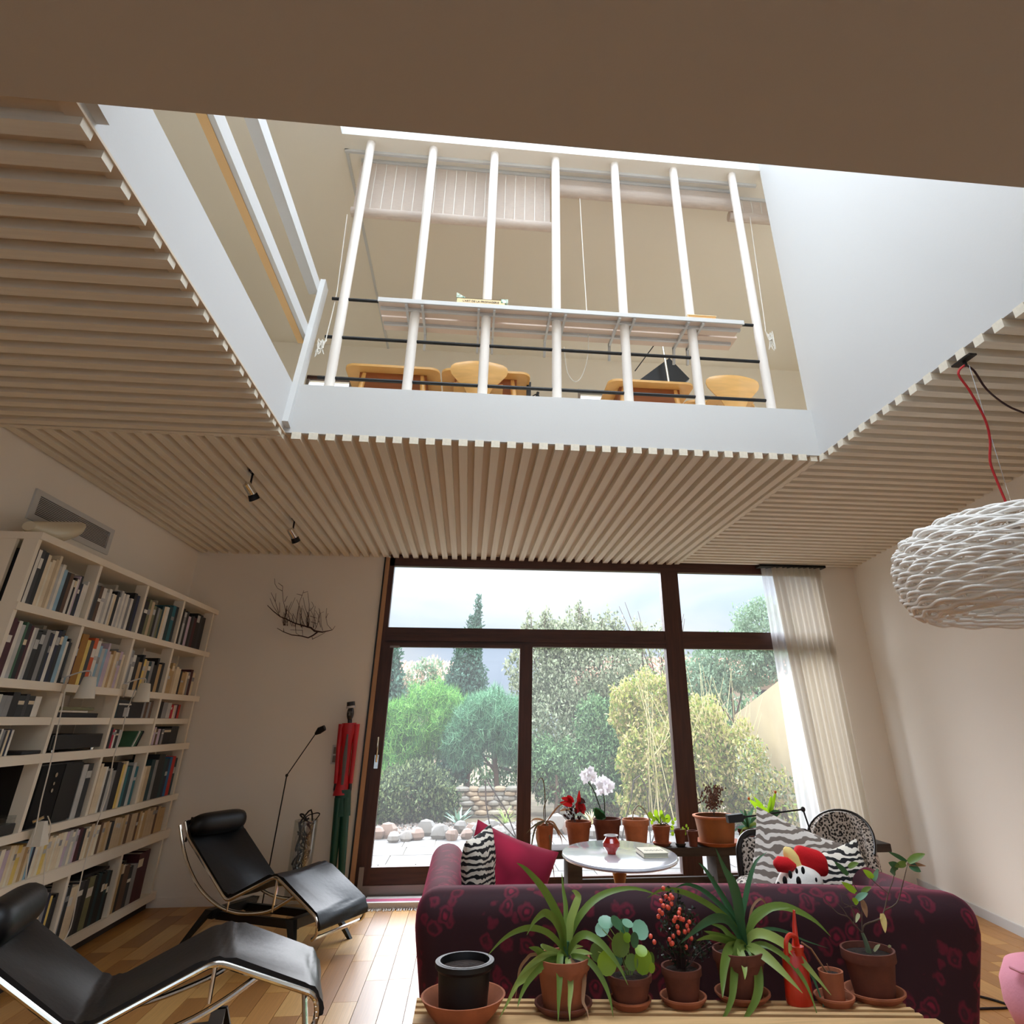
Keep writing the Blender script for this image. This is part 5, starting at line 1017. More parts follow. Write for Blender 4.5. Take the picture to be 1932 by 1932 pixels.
# 5 second strap leaved plant
c = base_on(1402, 1885); t_ = thing('potted_plant', 'large strap leaved plant with deep green leaves right of the berry plant', 'plant', c)
zr = rimfit(1395, 1790, c.y); pot(t_, c, .105, zr - c.z - .007, M_terrad, saucer=.11, ms=M_terra); y0 = c.y; b_ = (1406, 1785)
L2 = [([b_, Cb(1500, 700), Cb(1400, 480), Cb(1250, 230), Cb(1100, 0), (1318, 1628)], .1, 10, g3), ([b_, Cb(1530, 620), Cb(1490, 350), Cb(1420, 130), Cb(1340, 0), (1350, 1600)], -.05, 17, g3), ([b_, Cb(1550, 600), Cb(1590, 350), Cb(1640, 120), (1427, 1625), (1447, 1608)], .05, 9, g3),
      ([b_, Cb(1480, 720), Cb(1330, 560), Cb(1100, 400), Cb(850, 280), Cb(640, 240), Cb(520, 270), Cb(390, 350)], 0, 9, g1), ([b_, Cb(1440, 620), Cb(1250, 400), Cb(1050, 240), Cb(870, 180), Cb(730, 230)], .12, 8, g3), ([b_, Cb(1400, 640), Cb(1250, 585), Cb(1100, 640), Cb(950, 760), Cb(800, 900)], -.12, 13, g3),
      ([b_, Cb(1400, 800), Cb(1300, 700), Cb(1150, 660)], .05, 8, g1), ([b_, Cb(1350, 830), Cb(1200, 780), Cb(1080, 750)], 0, 8, g1), ([b_, Cb(1350, 860), Cb(1150, 820), Cb(980, 870)], -.05, 9, g1),
      ([b_, Cb(1430, 930), Cb(1360, 1010), Cb(1320, 1200), Cb(1310, 1400), Cb(1310, 1560)], -.16, 15, g1), ([b_, Cb(1500, 890), Cb(1460, 1100), Cb(1440, 1350), Cb(1420, 1550), Cb(1350, 1750), Cb(1260, 1900)], -.17, 13, g1), ([b_, Cb(1520, 980), Cb(1560, 1100), Cb(1580, 1240), Cb(1580, 1340)], -.15, 12, g2), ([b_, Cb(1650, 990), Cb(1720, 1150), Cb(1745, 1400), Cb(1700, 1600), Cb(1600, 1780), Cb(1540, 1900)], -.18, 15, g1),
      ([b_, Cc(0, 900), Cc(120, 810), Cc(280, 780), Cc(450, 830), Cc(620, 930), Cc(765, 1075)], 0, 12, g1), ([b_, Cc(-20, 980), Cc(60, 880), Cc(200, 800), Cc(380, 790)], -.06, 11, g1), ([b_, Cc(0, 1050), Cc(150, 1000), Cc(330, 1030), Cc(500, 1110), Cc(740, 1190)], .08, 5, g3),
      ([b_, Cc(-10, 1070), Cc(100, 1050), Cc(280, 1130), Cc(450, 1280), Cc(620, 1470), Cc(770, 1650)], -.14, 14, g2), ([b_, Cc(20, 1200), Cc(150, 1290), Cc(300, 1430), Cc(490, 1630)], -.17, 15, g2), ([b_, Cc(0, 1160), Cc(130, 1160), Cc(320, 1280), Cc(480, 1470), Cc(570, 1650), Cc(650, 1900)], -.17, 8, g1), ([b_, Cc(150, 1180), Cc(400, 1330), Cc(560, 1430), Cc(640, 1600), Cc(740, 1900)], -.12, 6, g3), ([b_, Cb(1640, 600), Cb(1680, 450), Cb(1770, 360), Cb(1835, 430), Cb(1830, 480)], .1, 4, M_dry)]
for pth, dy, w, m in L2: leafpx(t_, pth, y0 - .01 if dy < 0 else y0, y0 + dy, w, m)
part('stem', MB().tube([(c.x, c.y, zr - .03), aty(1404, 1770, y0)], [.02, .014], 10), g3, t_)
# red watering can
c = base_on(1510, 1893); t_ = thing('watering_can', 'slim red plastic watering can with a tall spout on the slatted bench', 'watering can', c); y0 = c.y
M_rp = mat('red plastic', (196, 44, 22), .35, coat=.2)
zt = rimfit(1500, 1790, y0); part('body', MB().lathe(c, [(.052, 0), (.055, .01), (.050, (zt - c.z) * .8), (.036, zt - c.z), (.030, zt - c.z), (.045, (zt - c.z) * .78)], 24, sy=.8, cap1=False), M_rp, t_)
part('spout', MB().tube([aty(1502, 1800, y0 - .02), aty(1501, 1770, y0), aty(1499, 1745, y0), aty(1498, 1717, y0)], [.022, .012, .009, .005], 12), M_rp, t_)
part('handle', MB().tube(smooth_path([aty(1484, 1800, y0 - .05), aty(1483, 1778, y0 - .06), aty(1489, 1765, y0 - .05), aty(1500, 1768, y0 - .03), aty(1502, 1785, y0 - .02)], 4), .009, 8), M_rp, t_)
part('collar', MB().tube([aty(1508, 1802, y0 - .03), aty(1505, 1785, y0 - .03)], [.016, .024], 12), M_rp, t_)
# tall thin pot
c = base_on(1576, 1893); t_ = thing('plant_pot', 'small tall terracotta pot with a dry stem, beside the watering can', 'pot', c)
zr = rimfit(1560, 1831, c.y); pot(t_, c, .048, zr - c.z - .007, M_terra, rim=False, saucer=.078, taper=.82); part('stem', MB().tube([(c.x, c.y, zr - .03), aty(1530, 1790, c.y), aty(1512, 1778, c.y)], .004, 6), M_dry, t_); part('stem', MB().tube([(c.x + .01, c.y, zr - .03), aty(1560, 1818, c.y)], .002, 5), M_dry, t_)
# big tilted pot with a sparse shrub
c = base_on(1652, 1882); t_ = thing('potted_plant', 'sparse leggy shrub in the rightmost terracotta pot of the bench', 'plant', c)
zr = rimfit(1640, 1789, c.y); pot(t_, c, .106, zr - c.z - .007, M_terrad, saucer=.118, ms=M_terra); y0 = c.y
def st(pts, r0, r1, m=M_stem): 
    P = [aty(*Cc(*p[:2]), y0 + (p[2] if len(p) > 2 else 0)) for p in pts]; part('branch', MB().tube(smooth_path(P, 3), [r0 + (r1 - r0) * i / (3 * (len(P) - 1)) for i in range(3 * (len(P) - 1) + 1)], 6), m, t_)
st([(1145, 1250), (1110, 1130), (1075, 1040)], .012, .006, mat('green stem', (96, 110, 84), .8)); st([(1075, 1040), (1100, 960), (1250, 900), (1290, 820), (1330, 650), (1370, 540), (1390, 460)], .004, .0015); st([(1290, 820), (1410, 750), (1460, 600), (1500, 440), (1520, 350, .05)], .003, .0013)
st([(1075, 1040), (990, 950), (930, 880), (840, 850), (760, 770), (690, 680)], .003, .0012); st([(930, 880), (880, 800), (820, 740)], .002, .001); st([(990, 960), (1000, 850), (950, 780), (880, 740), (870, 660)], .002, .001); st([(1075, 1040), (1070, 900), (1075, 760), (1040, 660), (980, 540), (930, 470)], .003, .001); st([(1070, 900), (1020, 780), (900, 790)], .002, .001); st([(1330, 650), (1250, 590), (1190, 540), (1120, 460)], .002, .001); st([(1000, 900), (940, 700), (860, 650)], .002, .001)
def ll(a, b, w, m, dy=0): leafpx(t_, [Cc(*a), Cc((a[0] + b[0]) / 2, (a[1] + b[1]) / 2 - 8), Cc(*b)], y0 + dy, y0 + dy - .02, w / 5.194 * 1.1, m)
for a, b, w, m in [((1510, 340), (1330, 245), 34, g3), ((1525, 350), (1690, 265), 55, g1), ((1520, 370), (1700, 385), 28, M_dry), ((1530, 380), (1650, 440), 60, g3), ((1430, 400), (1330, 350), 60, g3), ((1500, 360), (1390, 390), 50, g1), ((1400, 440), (1345, 440), 70, g3), ((1180, 500), (1080, 420), 50, yg), ((1190, 530), (1230, 410), 36, gv_), ((935, 470), (800, 340), 45, g3), ((940, 400), (1040, 355), 40, g1), ((1010, 640), (870, 540), 50, yg), ((1070, 650), (1165, 590), 36, g1), ((1010, 720), (1130, 650), 46, gv_), ((990, 740), (1040, 740), 50, yg), ((1070, 720), (1120, 890), 48, M_dry), ((1265, 850), (1300, 1040), 50, mat('cream leaf', (214, 190, 120), .6, trans=.3)), ((1040, 850), (1010, 940), 30, mat('pale leaf', (200, 205, 160), .6, trans=.3)), ((1190, 1220), (1250, 1150), 24, MATS['pale leaf']), ((1330, 1180), (1360, 1170), 18, MATS['pale leaf'])]: ll(a, b, w, m)
# ---- on the window bench
YB = 7.20; PXM = YB * .93 / FPX
def wpot(u, vr, rpx, m, label, saucer=None, rim=True, taper=.72, name='potted_plant', cat='plant', y=YB, ms=None, sh=.02, z0=BZ):
    p = aty(u, vr, y); z0 += .0; r_ = rpx * PXM; t_ = thing(name, label, cat, (p.x, y, z0)); pot(t_, (p.x, y, z0), r_, max(.05, p.z - z0 - (.008 if saucer else 0)), m, rim, saucer=saucer * PXM if saucer else None, taper=taper, ms=ms, sh=sh); return t_, p
def Cd(u, v): return Ca(u, v, 1000, 1420, 8.05)
def Ce(u, v): return Ca(u, v, 1220, 1440, 8.05)
t_, p = wpot(1028, 1556, 15, M_terra, 'drooping spidery plant in the leftmost terracotta pot of the window bench', rim=False, y=7.10)
for pth in [[(230, 1040), (140, 1060), (40, 1130), (-60, 1230)], [(230, 1040), (150, 1010), (60, 1010), (0, 1060)], [(200, 1050), (100, 1110), (50, 1250), (10, 1500), (-10, 1700)], [(240, 1040), (320, 1090), (400, 1170), (470, 1300), (490, 1400)], [(250, 1040), (350, 1060), (430, 1180), (580, 1370)], [(250, 1050), (300, 1200), (310, 1500), (350, 1750), (370, 1932)], [(230, 1050), (280, 1150), (310, 1350), (330, 1600)], [(240, 1040), (230, 800), (225, 600), (200, 420), (150, 390), (100, 480), (60, 620)], [(260, 1040), (340, 930), (430, 820), (560, 740)], [(215, 1040), (210, 860), (240, 750), (290, 650)], [(240, 1040), (380, 1130), (440, 1300)], [(220, 1050), (120, 1150), (100, 1300), (160, 1600), (60, 1800)]]:
    leafpx(t_, [Cd(*a) for a in pth], 7.08, 7.00, 3.0 if pth[1][1] > 900 else 1.8, rnd.choice([M_dry, mat('grey dull leaf', (110, 112, 92), .7)]) if pth[1][1] > 900 else mat('grey dull leaf', (110, 112, 92), .7), n=3)
t_, p = wpot(1091, 1549, 22, M_terra, 'dark plant with drooping crimson leaves in a terracotta pot beside the orchid')
M_drl = mat('crimson leaf', (168, 20, 28), .45, trans=.2); M_pur = mat('purple brown leaf', (70, 38, 38), .6)
for a, b, w, m in [((640, 800), (450, 760), 9, M_drl), ((650, 760), (560, 650), 10, M_drl), ((640, 740), (470, 690), 8, M_drl), ((740, 860), (750, 570), 7, M_drl), ((720, 780), (850, 880), 12, M_drl), ((700, 760), (830, 940), 13, M_drl), ((720, 740), (845, 760), 10, M_pur), ((620, 860), (440, 890), 4, M_dry), ((680, 900), (820, 830), 10, M_drl)]: leafpx(t_, [Cd(*a), Cd((a[0] + b[0]) / 2, (a[1] + b[1]) / 2 - 15), Cd(*b)], YB, YB - .05, w, m)
q = random.Random(2)
for i in range(40): a = (650 + q.uniform(-110, 120), 930 + q.uniform(-90, 100)); b = (a[0] + q.uniform(-50, 50), a[1] + q.uniform(-60, 20)); leafpx(t_, [Cd(*a), Cd((a[0] + b[0]) / 2 + 4, (a[1] + b[1]) / 2), Cd(*b)], YB + q.uniform(-.06, .06), YB + q.uniform(-.06, .06), 4, M_pur)
t_, p = wpot(1145, 1544, 24, M_terrad, 'white orchid with two arching flower stems in a dark terracotta pot')
for a, b, w in [((1080, 980), (960, 840), 13), ((1110, 1000), (990, 830), 17), ((1120, 1010), (1060, 900), 12)]: leafpx(t_, [Cd(*a), Cd((a[0] + b[0]) / 2, (a[1] + b[1]) / 2), Cd(*b)], YB, YB - .06, w, M_leafs[2])
for pth in ([(1110, 980), (1050, 800), (960, 560), (870, 440), (800, 380)], [(1130, 980), (1130, 750), (1115, 600), (1110, 520)]): part('flower_stem', MB().tube(smooth_path([aty(*Cd(*a), YB) for a in pth], 3), .006, 6), M_dk, t_)
M_orch = mat('white petal', (240, 238, 242), .6, trans=.35); q = random.Random(6)
def flower(root, p, r, m, n=5, yel=True):
    ms_ = MB(); nrm = Vector((q.uniform(-.5, .5), -1, q.uniform(-.3, .5))).normalized(); a = nrm.cross(Vector((0, 0, 1))).normalized(); b = a.cross(nrm)
    for k in range(n):
        t0 = 2 * PI * k / n + q.uniform(0, .3); d = a * math.cos(t0) + b * math.sin(t0); s_ = nrm.cross(d); ms_.add([p, p + d * r * .5 + s_ * r * .38 + nrm * r * .15, p + d * r, p + d * r * .5 - s_ * r * .38 + nrm * r * .15], [(0, 1, 2, 3)])
    part('flower', ms_, m, root, stuff=False)
for (u, v) in [(800, 340), (850, 300), (900, 290), (930, 260), (960, 330), (830, 420), (900, 380), (950, 410), (980, 380), (1060, 420), (1110, 400), (1160, 430), (1210, 470), (1240, 500), (1060, 500), (1120, 490), (1180, 530), (1080, 570), (1140, 590), (1210, 560), (1040, 600), (1020, 480)]: flower(t_, aty(*Cd(u, v), YB - q.uniform(0, .08)), .042, M_orch)
t_, p = wpot(1199, 1545, 23, M_terral, 'pale terracotta pot with a bare bent stem right of the orchid', name='plant_pot', cat='pot')
part('stem', MB().tube(smooth_path([aty(*Cd(*a), YB) for a in ((1560, 1010), (1570, 900), (1640, 805), (1720, 850), (1790, 960), (1830, 1040))], 3), .006, 6), mat('pale stem', (176, 180, 160), .7), t_)
t_, p = wpot(1247, 1557, 15.5, M_terra, 'lime green leafy plant in a small terracotta pot on a saucer', saucer=16)
for (u, v, r_) in [(60, 790, 50), (140, 760, 45), (160, 830, 45), (220, 760, 40), (260, 850, 40), (320, 840, 52), (110, 850, 35), (190, 880, 36), (240, 810, 35), (400, 900, 30), (390, 980, 32), (395, 1070, 28), (430, 850, 22), (80, 900, 26)]: disc(t_, aty(*Ce(u, v), YB + q.uniform(-.06, .06)), r_ / 8.05 * PXM, (q.uniform(-.5, .5), -1, q.uniform(0, .8)), M_lime, oval=.8)
for (u, v) in [(60, 790), (320, 840), (200, 760), (390, 980)]: part('stalk', MB().tube([aty(*Ce(215, 930), YB), aty(*Ce((u + 215) / 2, (v + 900) / 2 - 20), YB), aty(*Ce(u, v), YB)], .004, 5), M_dk, t_)
t_, p = wpot(1282, 1564, 9.5, M_terrad, 'tiny dark pot, left one of the pair beside the ochre pot', saucer=9, ms=M_black, name='plant_pot', cat='pot', y=7.12)
t_, p = wpot(1306, 1567, 9.5, M_terrad, 'tiny dark pot with a pale sprig, right one beside the ochre pot', y=7.12)
for (u, v, r_) in [(605, 950, 22), (550, 990, 22), (580, 1020, 26), (590, 1070, 20), (630, 990, 18), (520, 1020, 16)]: disc(t_, aty(*Ce(u, v), 7.10), r_ / 8.05 * PXM, (q.uniform(-.5, .5), -1, .3), yg, oval=.6)
M_och = mat('ochre glazed clay', (150, 92, 50), .5, var=.2, vscale=5)
t_, p = wpot(1348, 1538, 36, M_och, 'large ochre clay pot with a small dried bush, standing on a terracotta saucer', saucer=41, rim=False, taper=.80, ms=M_terra, sh=.028)
part('rim', MB().lathe((p.x, YB, p.z - .02), [(36 * PXM * .97, 0), (38.5 * PXM, .012), (38.5 * PXM, .022), (36 * PXM * .93, .022)], 36, cap0=False, cap1=False), M_terral, t_)
q = random.Random(14); b0 = aty(*Ce(1025, 790), YB)
for i in range(44):
    tip = aty(*Ce(q.gauss(1000, 75), q.uniform(330, 640)), YB + q.uniform(-.12, .12)); mid = aty(*Ce(1020, 620), YB); part('twig', MB().tube([b0, mid, (mid + tip) / 2 + Vector((q.uniform(-.02, .02), 0, 0)), tip], [.006, .004, .002, .0012], 4), M_stem, t_)
    lf = MB()
    for k in range(7): lf.ball(tip + Vector((q.uniform(-.035, .035), q.uniform(-.03, .03), q.uniform(-.04, .02))), .008, 5, 3, (1, .6, 1.2))
    part('dry_buds', lf, mat('dried bud', (110, 80, 66), .9), t_, stuff=True)
t_, p = wpot(1408, 1563, 15, M_terrad, 'spiky grassy plant in a dark pot behind the left leopard armchair', y=7.15)
for b in [(1400, 690), (1330, 830), (1480, 700), (1560, 720), (1630, 650), (1290, 1060), (1400, 1130), (1690, 830), (1820, 1030), (1740, 960), (1540, 800)]: leafpx(t_, [Ce(1540, 980), Ce((1540 + b[0]) / 2, (980 + b[1]) / 2 - 50), Ce(*b)], 7.15, 7.15 + q.uniform(-.1, .1), 5, rnd.choice([MATS['grey green leaf'], M_leafs[2], M_leafs[1]]))
t_, p = wpot(1454, 1549, 21, M_terrad, 'yellow green plant with orange tipped blooms in a brown pot', y=7.15)
def Cf(u, v): return Ca(u, v, 1360, 1490, 5.682)
for b, w, m in [((300, 100), 11, M_lime), ((350, 70), 9, M_lime), ((590, 20), 8, M_lime), ((540, 60), 8, M_lime), ((370, 220), 14, yg), ((420, 170), 14, M_lime), ((640, 230), 12, g3), ((560, 200), 14, g1), ((470, 190), 14, M_lime), ((600, 260), 12, g3), ((400, 270), 12, yg)]: leafpx(t_, [Cf(500, 310), Cf((500 + b[0]) / 2 + 10, (310 + b[1]) / 2 - 12), Cf(*b)], 7.15, 7.15 + q.uniform(-.1, .1), w, m)
for u, v in ((300, 95), (585, 25)): part('bloom', MB().ball(aty(*Cf(u, v), 7.12), .014, 8, 5), mat('orange bloom', (214, 110, 40), .6), t_)
# ================================================================ GARDEN
GZ = -.06
struct('ground', MB().box(-30, 40, YD + .25, 60, GZ - .3, GZ - .04), mat('garden soil', (110, 98, 78), 1, var=.3, vscale=2), 'brown earth of the garden', 'ground')
pt_ = struct('patio', MB().box(-3, 7, YD + .2, 12.05, GZ - .05, GZ - .012), mat('sand joint', (150, 142, 128), 1), 'pale stone paved terrace outside the window', 'terrace')
pav = [[], [], []]; q = random.Random(21); y = YD + .3
while y < 12.0:
    x = -2.4 + q.uniform(-.3, .3); yy = min(y + .62, 12.02)
    while x < 6.3: w_ = q.choice([.45, .62, .62]); pav[q.randrange(3)].append((x, x + w_ - .012, y, yy - .012, GZ - .02, GZ + q.uniform(0, .004))); x += w_
    y = yy
for i, c_ in enumerate(((116, 112, 108), (108, 104, 100), (122, 118, 113))): pieces('paving_slab', pav[i], mat('stone paving %d' % i, c_, .85, var=.08, vscale=4, bump=.2, bscale=30), pt_)
rs = np.random.RandomState(5)
def scatter(v, f, N, pos, sc, jitter=0.5):     # many small copies of a template in one mesh, random turn
    ang = rs.uniform(0, 2 * PI, (N, 3)); out = []
    ca, sa = np.cos(ang), np.sin(ang)
    Rz = np.zeros((N, 3, 3)); Rz[:, 0, 0] = ca[:, 0]; Rz[:, 0, 1] = -sa[:, 0]; Rz[:, 1, 0] = sa[:, 0]; Rz[:, 1, 1] = ca[:, 0]; Rz[:, 2, 2] = 1
    Rx = np.zeros((N, 3, 3)); Rx[:, 0, 0] = 1; Rx[:, 1, 1] = ca[:, 1]; Rx[:, 1, 2] = -sa[:, 1]; Rx[:, 2, 1] = sa[:, 1]; Rx[:, 2, 2] = ca[:, 1]
    Ry = np.zeros((N, 3, 3)); Ry[:, 1, 1] = 1; Ry[:, 0, 0] = ca[:, 2]; Ry[:, 0, 2] = sa[:, 2]; Ry[:, 2, 0] = -sa[:, 2]; Ry[:, 2, 2] = ca[:, 2]
    R_ = Rz @ Ry @ Rx; V = np.einsum('nij,vj->nvi', R_, v) * sc[:, None, None] + pos[:, None, :]
    F = (np.arange(N) * len(v))[:, None, None] + f[None]
    return V.reshape(-1, 3), F.reshape(-1, f.shape[1])
def npart(name, V, F, mats, mi, parent, label=None, stuff=True, top=None):
    me = bpy.data.meshes.new(name)
    if parent is not None: V = V - np.array(ORG[parent.name].translation)
    me.vertices.add(len(V)); me.vertices.foreach_set('co', V.astype(np.float32).ravel()); k = F.shape[1]
    me.loops.add(F.size); me.loops.foreach_set('vertex_index', F.astype(np.int32).ravel()); me.polygons.add(len(F)); me.polygons.foreach_set('loop_start', np.arange(len(F), dtype=np.int32) * k)
    for m in mats: me.materials.append(m)
    if mi is not None: me.polygons.foreach_set('material_index', mi.astype(np.int32))
    me.update(calc_edges=True); o = bpy.data.objects.new(name, me); COL.objects.link(o)
    if parent is not None: o.parent = parent
    if stuff: o['kind'] = 'stuff'
    return o
LEAF = np.array([(0, 0, 0), (.5, .22, .06), (1, 0, 0), (.5, -.22, .06)]); QF = np.array([[0, 1, 2, 3]])
NEED = np.array([(0, -.03, 0), (0, .03, 0), (1, 0, 0)]); TF = np.array([[0, 1, 2]])
def blobpts(blobs, N):
    w = np.array([b[3] * b[4] * b[5] for b in blobs]) ** .7; idx = rs.choice(len(blobs), N, p=w / w.sum()); B = np.array(blobs)[idx]
    d = rs.normal(size=(N, 3)); d /= np.linalg.norm(d, axis=1)[:, None]; rad = rs.uniform(.35, 1.0, N) ** .5 * (1 + .18 * np.sin(d[:, 0] * 7 + idx) * np.cos(d[:, 2] * 6 + idx * 2))
    return B[:, :3] + d * rad[:, None] * B[:, 3:6], d
GM = lambda n, c, tr=.25: mat(n, tuple(x * .92 for x in c), .7, trans=tr, spec=.25)
def foliage(root, blobs, N, size, mats, needle=False, tuft=16, name='foliage'):
    P, d = blobpts(blobs, N)
    if needle:
        P = np.repeat(P, tuft, axis=0); V, F = scatter(NEED, TF, len(P), P, rs.uniform(.7, 1.1, len(P)) * size)
    else: V, F = scatter(LEAF, QF, N, P, rs.uniform(.6, 1.2, N) * size)
    return npart(name, V, F, mats, rs.randint(0, len(mats), len(F)), root)
def branchy(root, base, tips, r0, m=M_stem, name='branch'):
    for tp in tips:
        b0 = Vector(base); b1 = Vector(tp); mid = (b0 + b1) / 2 + Vector((rnd.uniform(-.1, .1), rnd.uniform(-.1, .1), .05)); part(name, MB().tube([b0, mid, b1], [r0, r0 * .6, r0 * .2], 6), m, root)
def tree(name, label, cat, loc, blobs, N, size, mats, needle=False, trunk=None, tr=.06, group=None, tips=None):
    t_ = thing(name, label, cat, loc)
    top = Vector(trunk) if trunk else Vector((loc[0], loc[1], blobs[0][2]))
    part('trunk', MB().tube([Vector(loc), (Vector(loc) + top) / 2 + Vector((.03, 0, 0)), top], [tr, tr * .8, tr * .4], 8), M_stem, t_)
    branchy(t_, (Vector(loc) + top) / 2, tips or [(b[0], b[1], b[2]) for b in blobs[:6]], tr * .5)
    foliage(t_, blobs, N, size, mats, needle); return t_
g_pine = [GM('pine green', (112, 176, 84)), GM('pine light', (156, 206, 112)), GM('pine dark', (72, 120, 72))]
g_pineb = [GM('pine blue', (104, 160, 118)), GM('pine blue light', (142, 190, 150)), GM('pine blue dark', (66, 112, 84))]
g_jun = [GM('juniper', (92, 112, 72)), GM('juniper light', (134, 148, 100)), GM('juniper dark', (52, 70, 46))]
g_cyp = [GM('cypress', (70, 104, 88)), GM('cypress light', (100, 134, 116))]
g_oli = [GM('silver leaf', (172, 182, 148)), GM('silver leaf pale', (192, 196, 166)), GM('silver leaf dark', (104, 116, 84))]
g_bam = [GM('bamboo', (184, 188, 96)), GM('bamboo pale', (214, 208, 136)), GM('bamboo green', (132, 156, 74)), GM('bamboo straw', (206, 186, 140))]
g_bush = [GM('bush', (108, 144, 94)), GM('bush light', (140, 172, 122)), GM('bush dark', (60, 90, 60))]
g_far = [GM('far green', (128, 156, 124)), GM('far green light', (158, 182, 152))]
tree('pine_tree', 'bright green bushy pine on the left of the garden', 'tree', (-.75, 15.6, GZ), [(-.80, 15.5, 1.55, .75, .8, .72), (-1.35, 15.3, .95, .55, .5, .55), (-.25, 15.6, 1.45, .45, .5, .5), (-1.5, 15.4, 1.45, .35, .4, .4), (-1.6, 14.9, .45, .5, .5, .4)], 2600, .20, g_pine, True)
tree('pine_tree', 'young bluish green pine with a bare leaning trunk, left of the middle pane', 'tree', (.70, 15.0, GZ), [(.45, 15.0, 1.55, .72, .7, .52), (.0, 14.9, 1.15, .45, .5, .42), (.85, 14.9, 1.2, .4, .4, .42)], 2000, .20, g_pineb, True, trunk=(.52, 15, 1.3))
tree('juniper_bush', 'dark olive juniper bush beside the white rocks at the left', 'shrub', (-.9, 13.8, GZ), [(-.95, 13.8, .38, .75, .6, .48), (-1.45, 13.7, .18, .5, .5, .32), (-.4, 13.9, .2, .38, .4, .3), (-.75, 13.7, .62, .4, .4, .25)], 9000, .085, g_jun)
tree('cypress', 'tall narrow dark cypress left of the middle of the garden', 'tree', (.1, 19, GZ), [(-.12, 19, 2.1, .68, .6, .9), (-.05, 19, 2.9, .42, .4, .8), (.08, 19, 3.6, .22, .2, .6), (.16, 19, 4.25, .09, .09, .42), (-.1, 19, 1.1, .7, .6, .9)], 18000, .11, g_cyp)
tree('cypress', 'dark cypress at the extreme left edge of the sliding door', 'tree', (-1.85, 17, GZ), [(-1.85, 17, 1.4, .42, .4, .9), (-1.85, 17, 2.2, .35, .35, .7), (-1.8, 17, 2.8, .16, .16, .4)], 5000, .13, g_cyp)
tree('flowering_bush', 'blue green bush with pale blossom in front of the orange roof', 'shrub', (-1.15, 17.5, GZ), [(-1.2, 17.5, 2.35, .5, .5, .45), (-.9, 17.6, 2.65, .35, .4, .3), (-1.2, 17.5, 1.6, .6, .5, .6)], 2400, .13, g_far + [GM('blossom', (236, 206, 186), .2)])
shoots = []
t_ = tree('silver_leaf_tree', 'large silvery leaved tree in the middle of the garden', 'tree', (2.9, 17, GZ), [(2.9, 17, 2.5, 1.45, 1.0, 1.1), (2.1, 16.6, 1.5, 1.0, .8, 1.0), (3.5, 16.8, 1.6, .9, .8, 1.1), (1.7, 17, 2.7, .8, .7, .9), (2.5, 17, 3.2, .9, .7, .6)], 34000, .10, g_oli)
q = random.Random(31)
for i in range(26):
    x = 1.3 + q.uniform(0, 3.0); z0 = 2.6; z1 = 3.5 + q.uniform(0, .75) * (1 - abs(x - 2.6) / 2.2); x1 = x + q.uniform(-.2, .2)
    part('shoot', MB().tube([(x, 17, z0), (x1, 17 + q.uniform(-.3, .3), z1)], [.02, .006], 4), M_stem, t_); shoots.append((x1, 17, z1 - .25, .09, .09, .42))
foliage(t_, shoots, 3600, .10, g_oli)
tree('leafy_bush', 'mid green bush behind the orchid', 'shrub', (1.75, 14.2, GZ), [(1.85, 14.6, .6, .75, .5, .55), (2.35, 14.3, .35, .6, .5, .45), (1.5, 15.0, .75, .45, .4, .5)], 14000, .08, g_bush)
tree('leafy_bush', 'dark green bush between the silvery tree and the bamboo', 'shrub', (3.3, 14.4, GZ), [(3.2, 14.4, .85, .85, .6, .8), (2.8, 14.2, .3, .5, .5, .4), (3.8, 14.3, .5, .5, .5, .6), (2.7, 14.8, 1.4, .5, .5, .6)], 16000, .085, g_bush)
tree('bamboo_clump', 'yellow green bamboo clump filling the right pane', 'bamboo', (4.1, 12.6, GZ), [(3.5, 12.8, .75, .55, .5, .75), (4.1, 12.6, .9, .65, .5, .9), (4.7, 12.5, .75, .5, .4, .8), (3.5, 13.4, 1.7, .6, .4, .7), (4.3, 12.9, 1.55, .4, .4, .4), (3.0, 13.0, .9, .3, .3, .5), (3.9, 13.2, 2.0, .25, .25, .3), (2.95, 13.4, 1.7, .3, .3, .5), (4.9, 12.6, .3, .4, .4, .4), (3.2, 13.1, .2, .5, .4, .4)], 30000, .085, g_bam)
bb_ = thing('bamboo_canes', 'thin pale canes leaning out of the bamboo clump', 'bamboo', (4.1, 12.3, GZ))
for i in range(40):
    x = q.uniform(3.1, 5.1); part('cane', MB().tube([(x, 12.4 + q.uniform(-.2, .5), GZ), (x + q.uniform(-.2, .2), 12.4, 1.0), (x + q.uniform(-.5, .5), 12.3 + q.uniform(-.2, .4), q.uniform(1.5, 2.5))], [.010, .007, .003], 5), mat('straw cane', (208, 196, 150), .7), bb_)
tree('dry_shrub', 'twiggy pale shrub in front of the right garden wall', 'shrub', (4.9, 11.3, GZ), [(4.85, 11.3, .35, .45, .4, .45), (4.6, 11.5, .8, .3, .3, .5)], 1800, .08, g_bam + g_oli)
tree('blue_green_tree', 'blue green tree at the far right above the garden wall', 'tree', (7.0, 18.5, GZ), [(7.2, 18.5, 3.0, 1.2, .8, .8), (8.2, 18.5, 3.6, 1.0, .8, 1.1), (6.2, 18.4, 2.4, .8, .7, .6)], 16000, .12, g_far)
tree('bare_tree', 'thin bare topped tree behind the bamboo', 'tree', (5.3, 19, GZ), [(5.2, 19, 3.2, .9, .5, .9), (4.4, 19, 2.7, .7, .5, .7)], 1300, .14, g_oli, tips=[(5.2 + q.uniform(-1.2, 1.2), 19, 3.0 + q.uniform(0, 1.6)) for _ in range(14)])
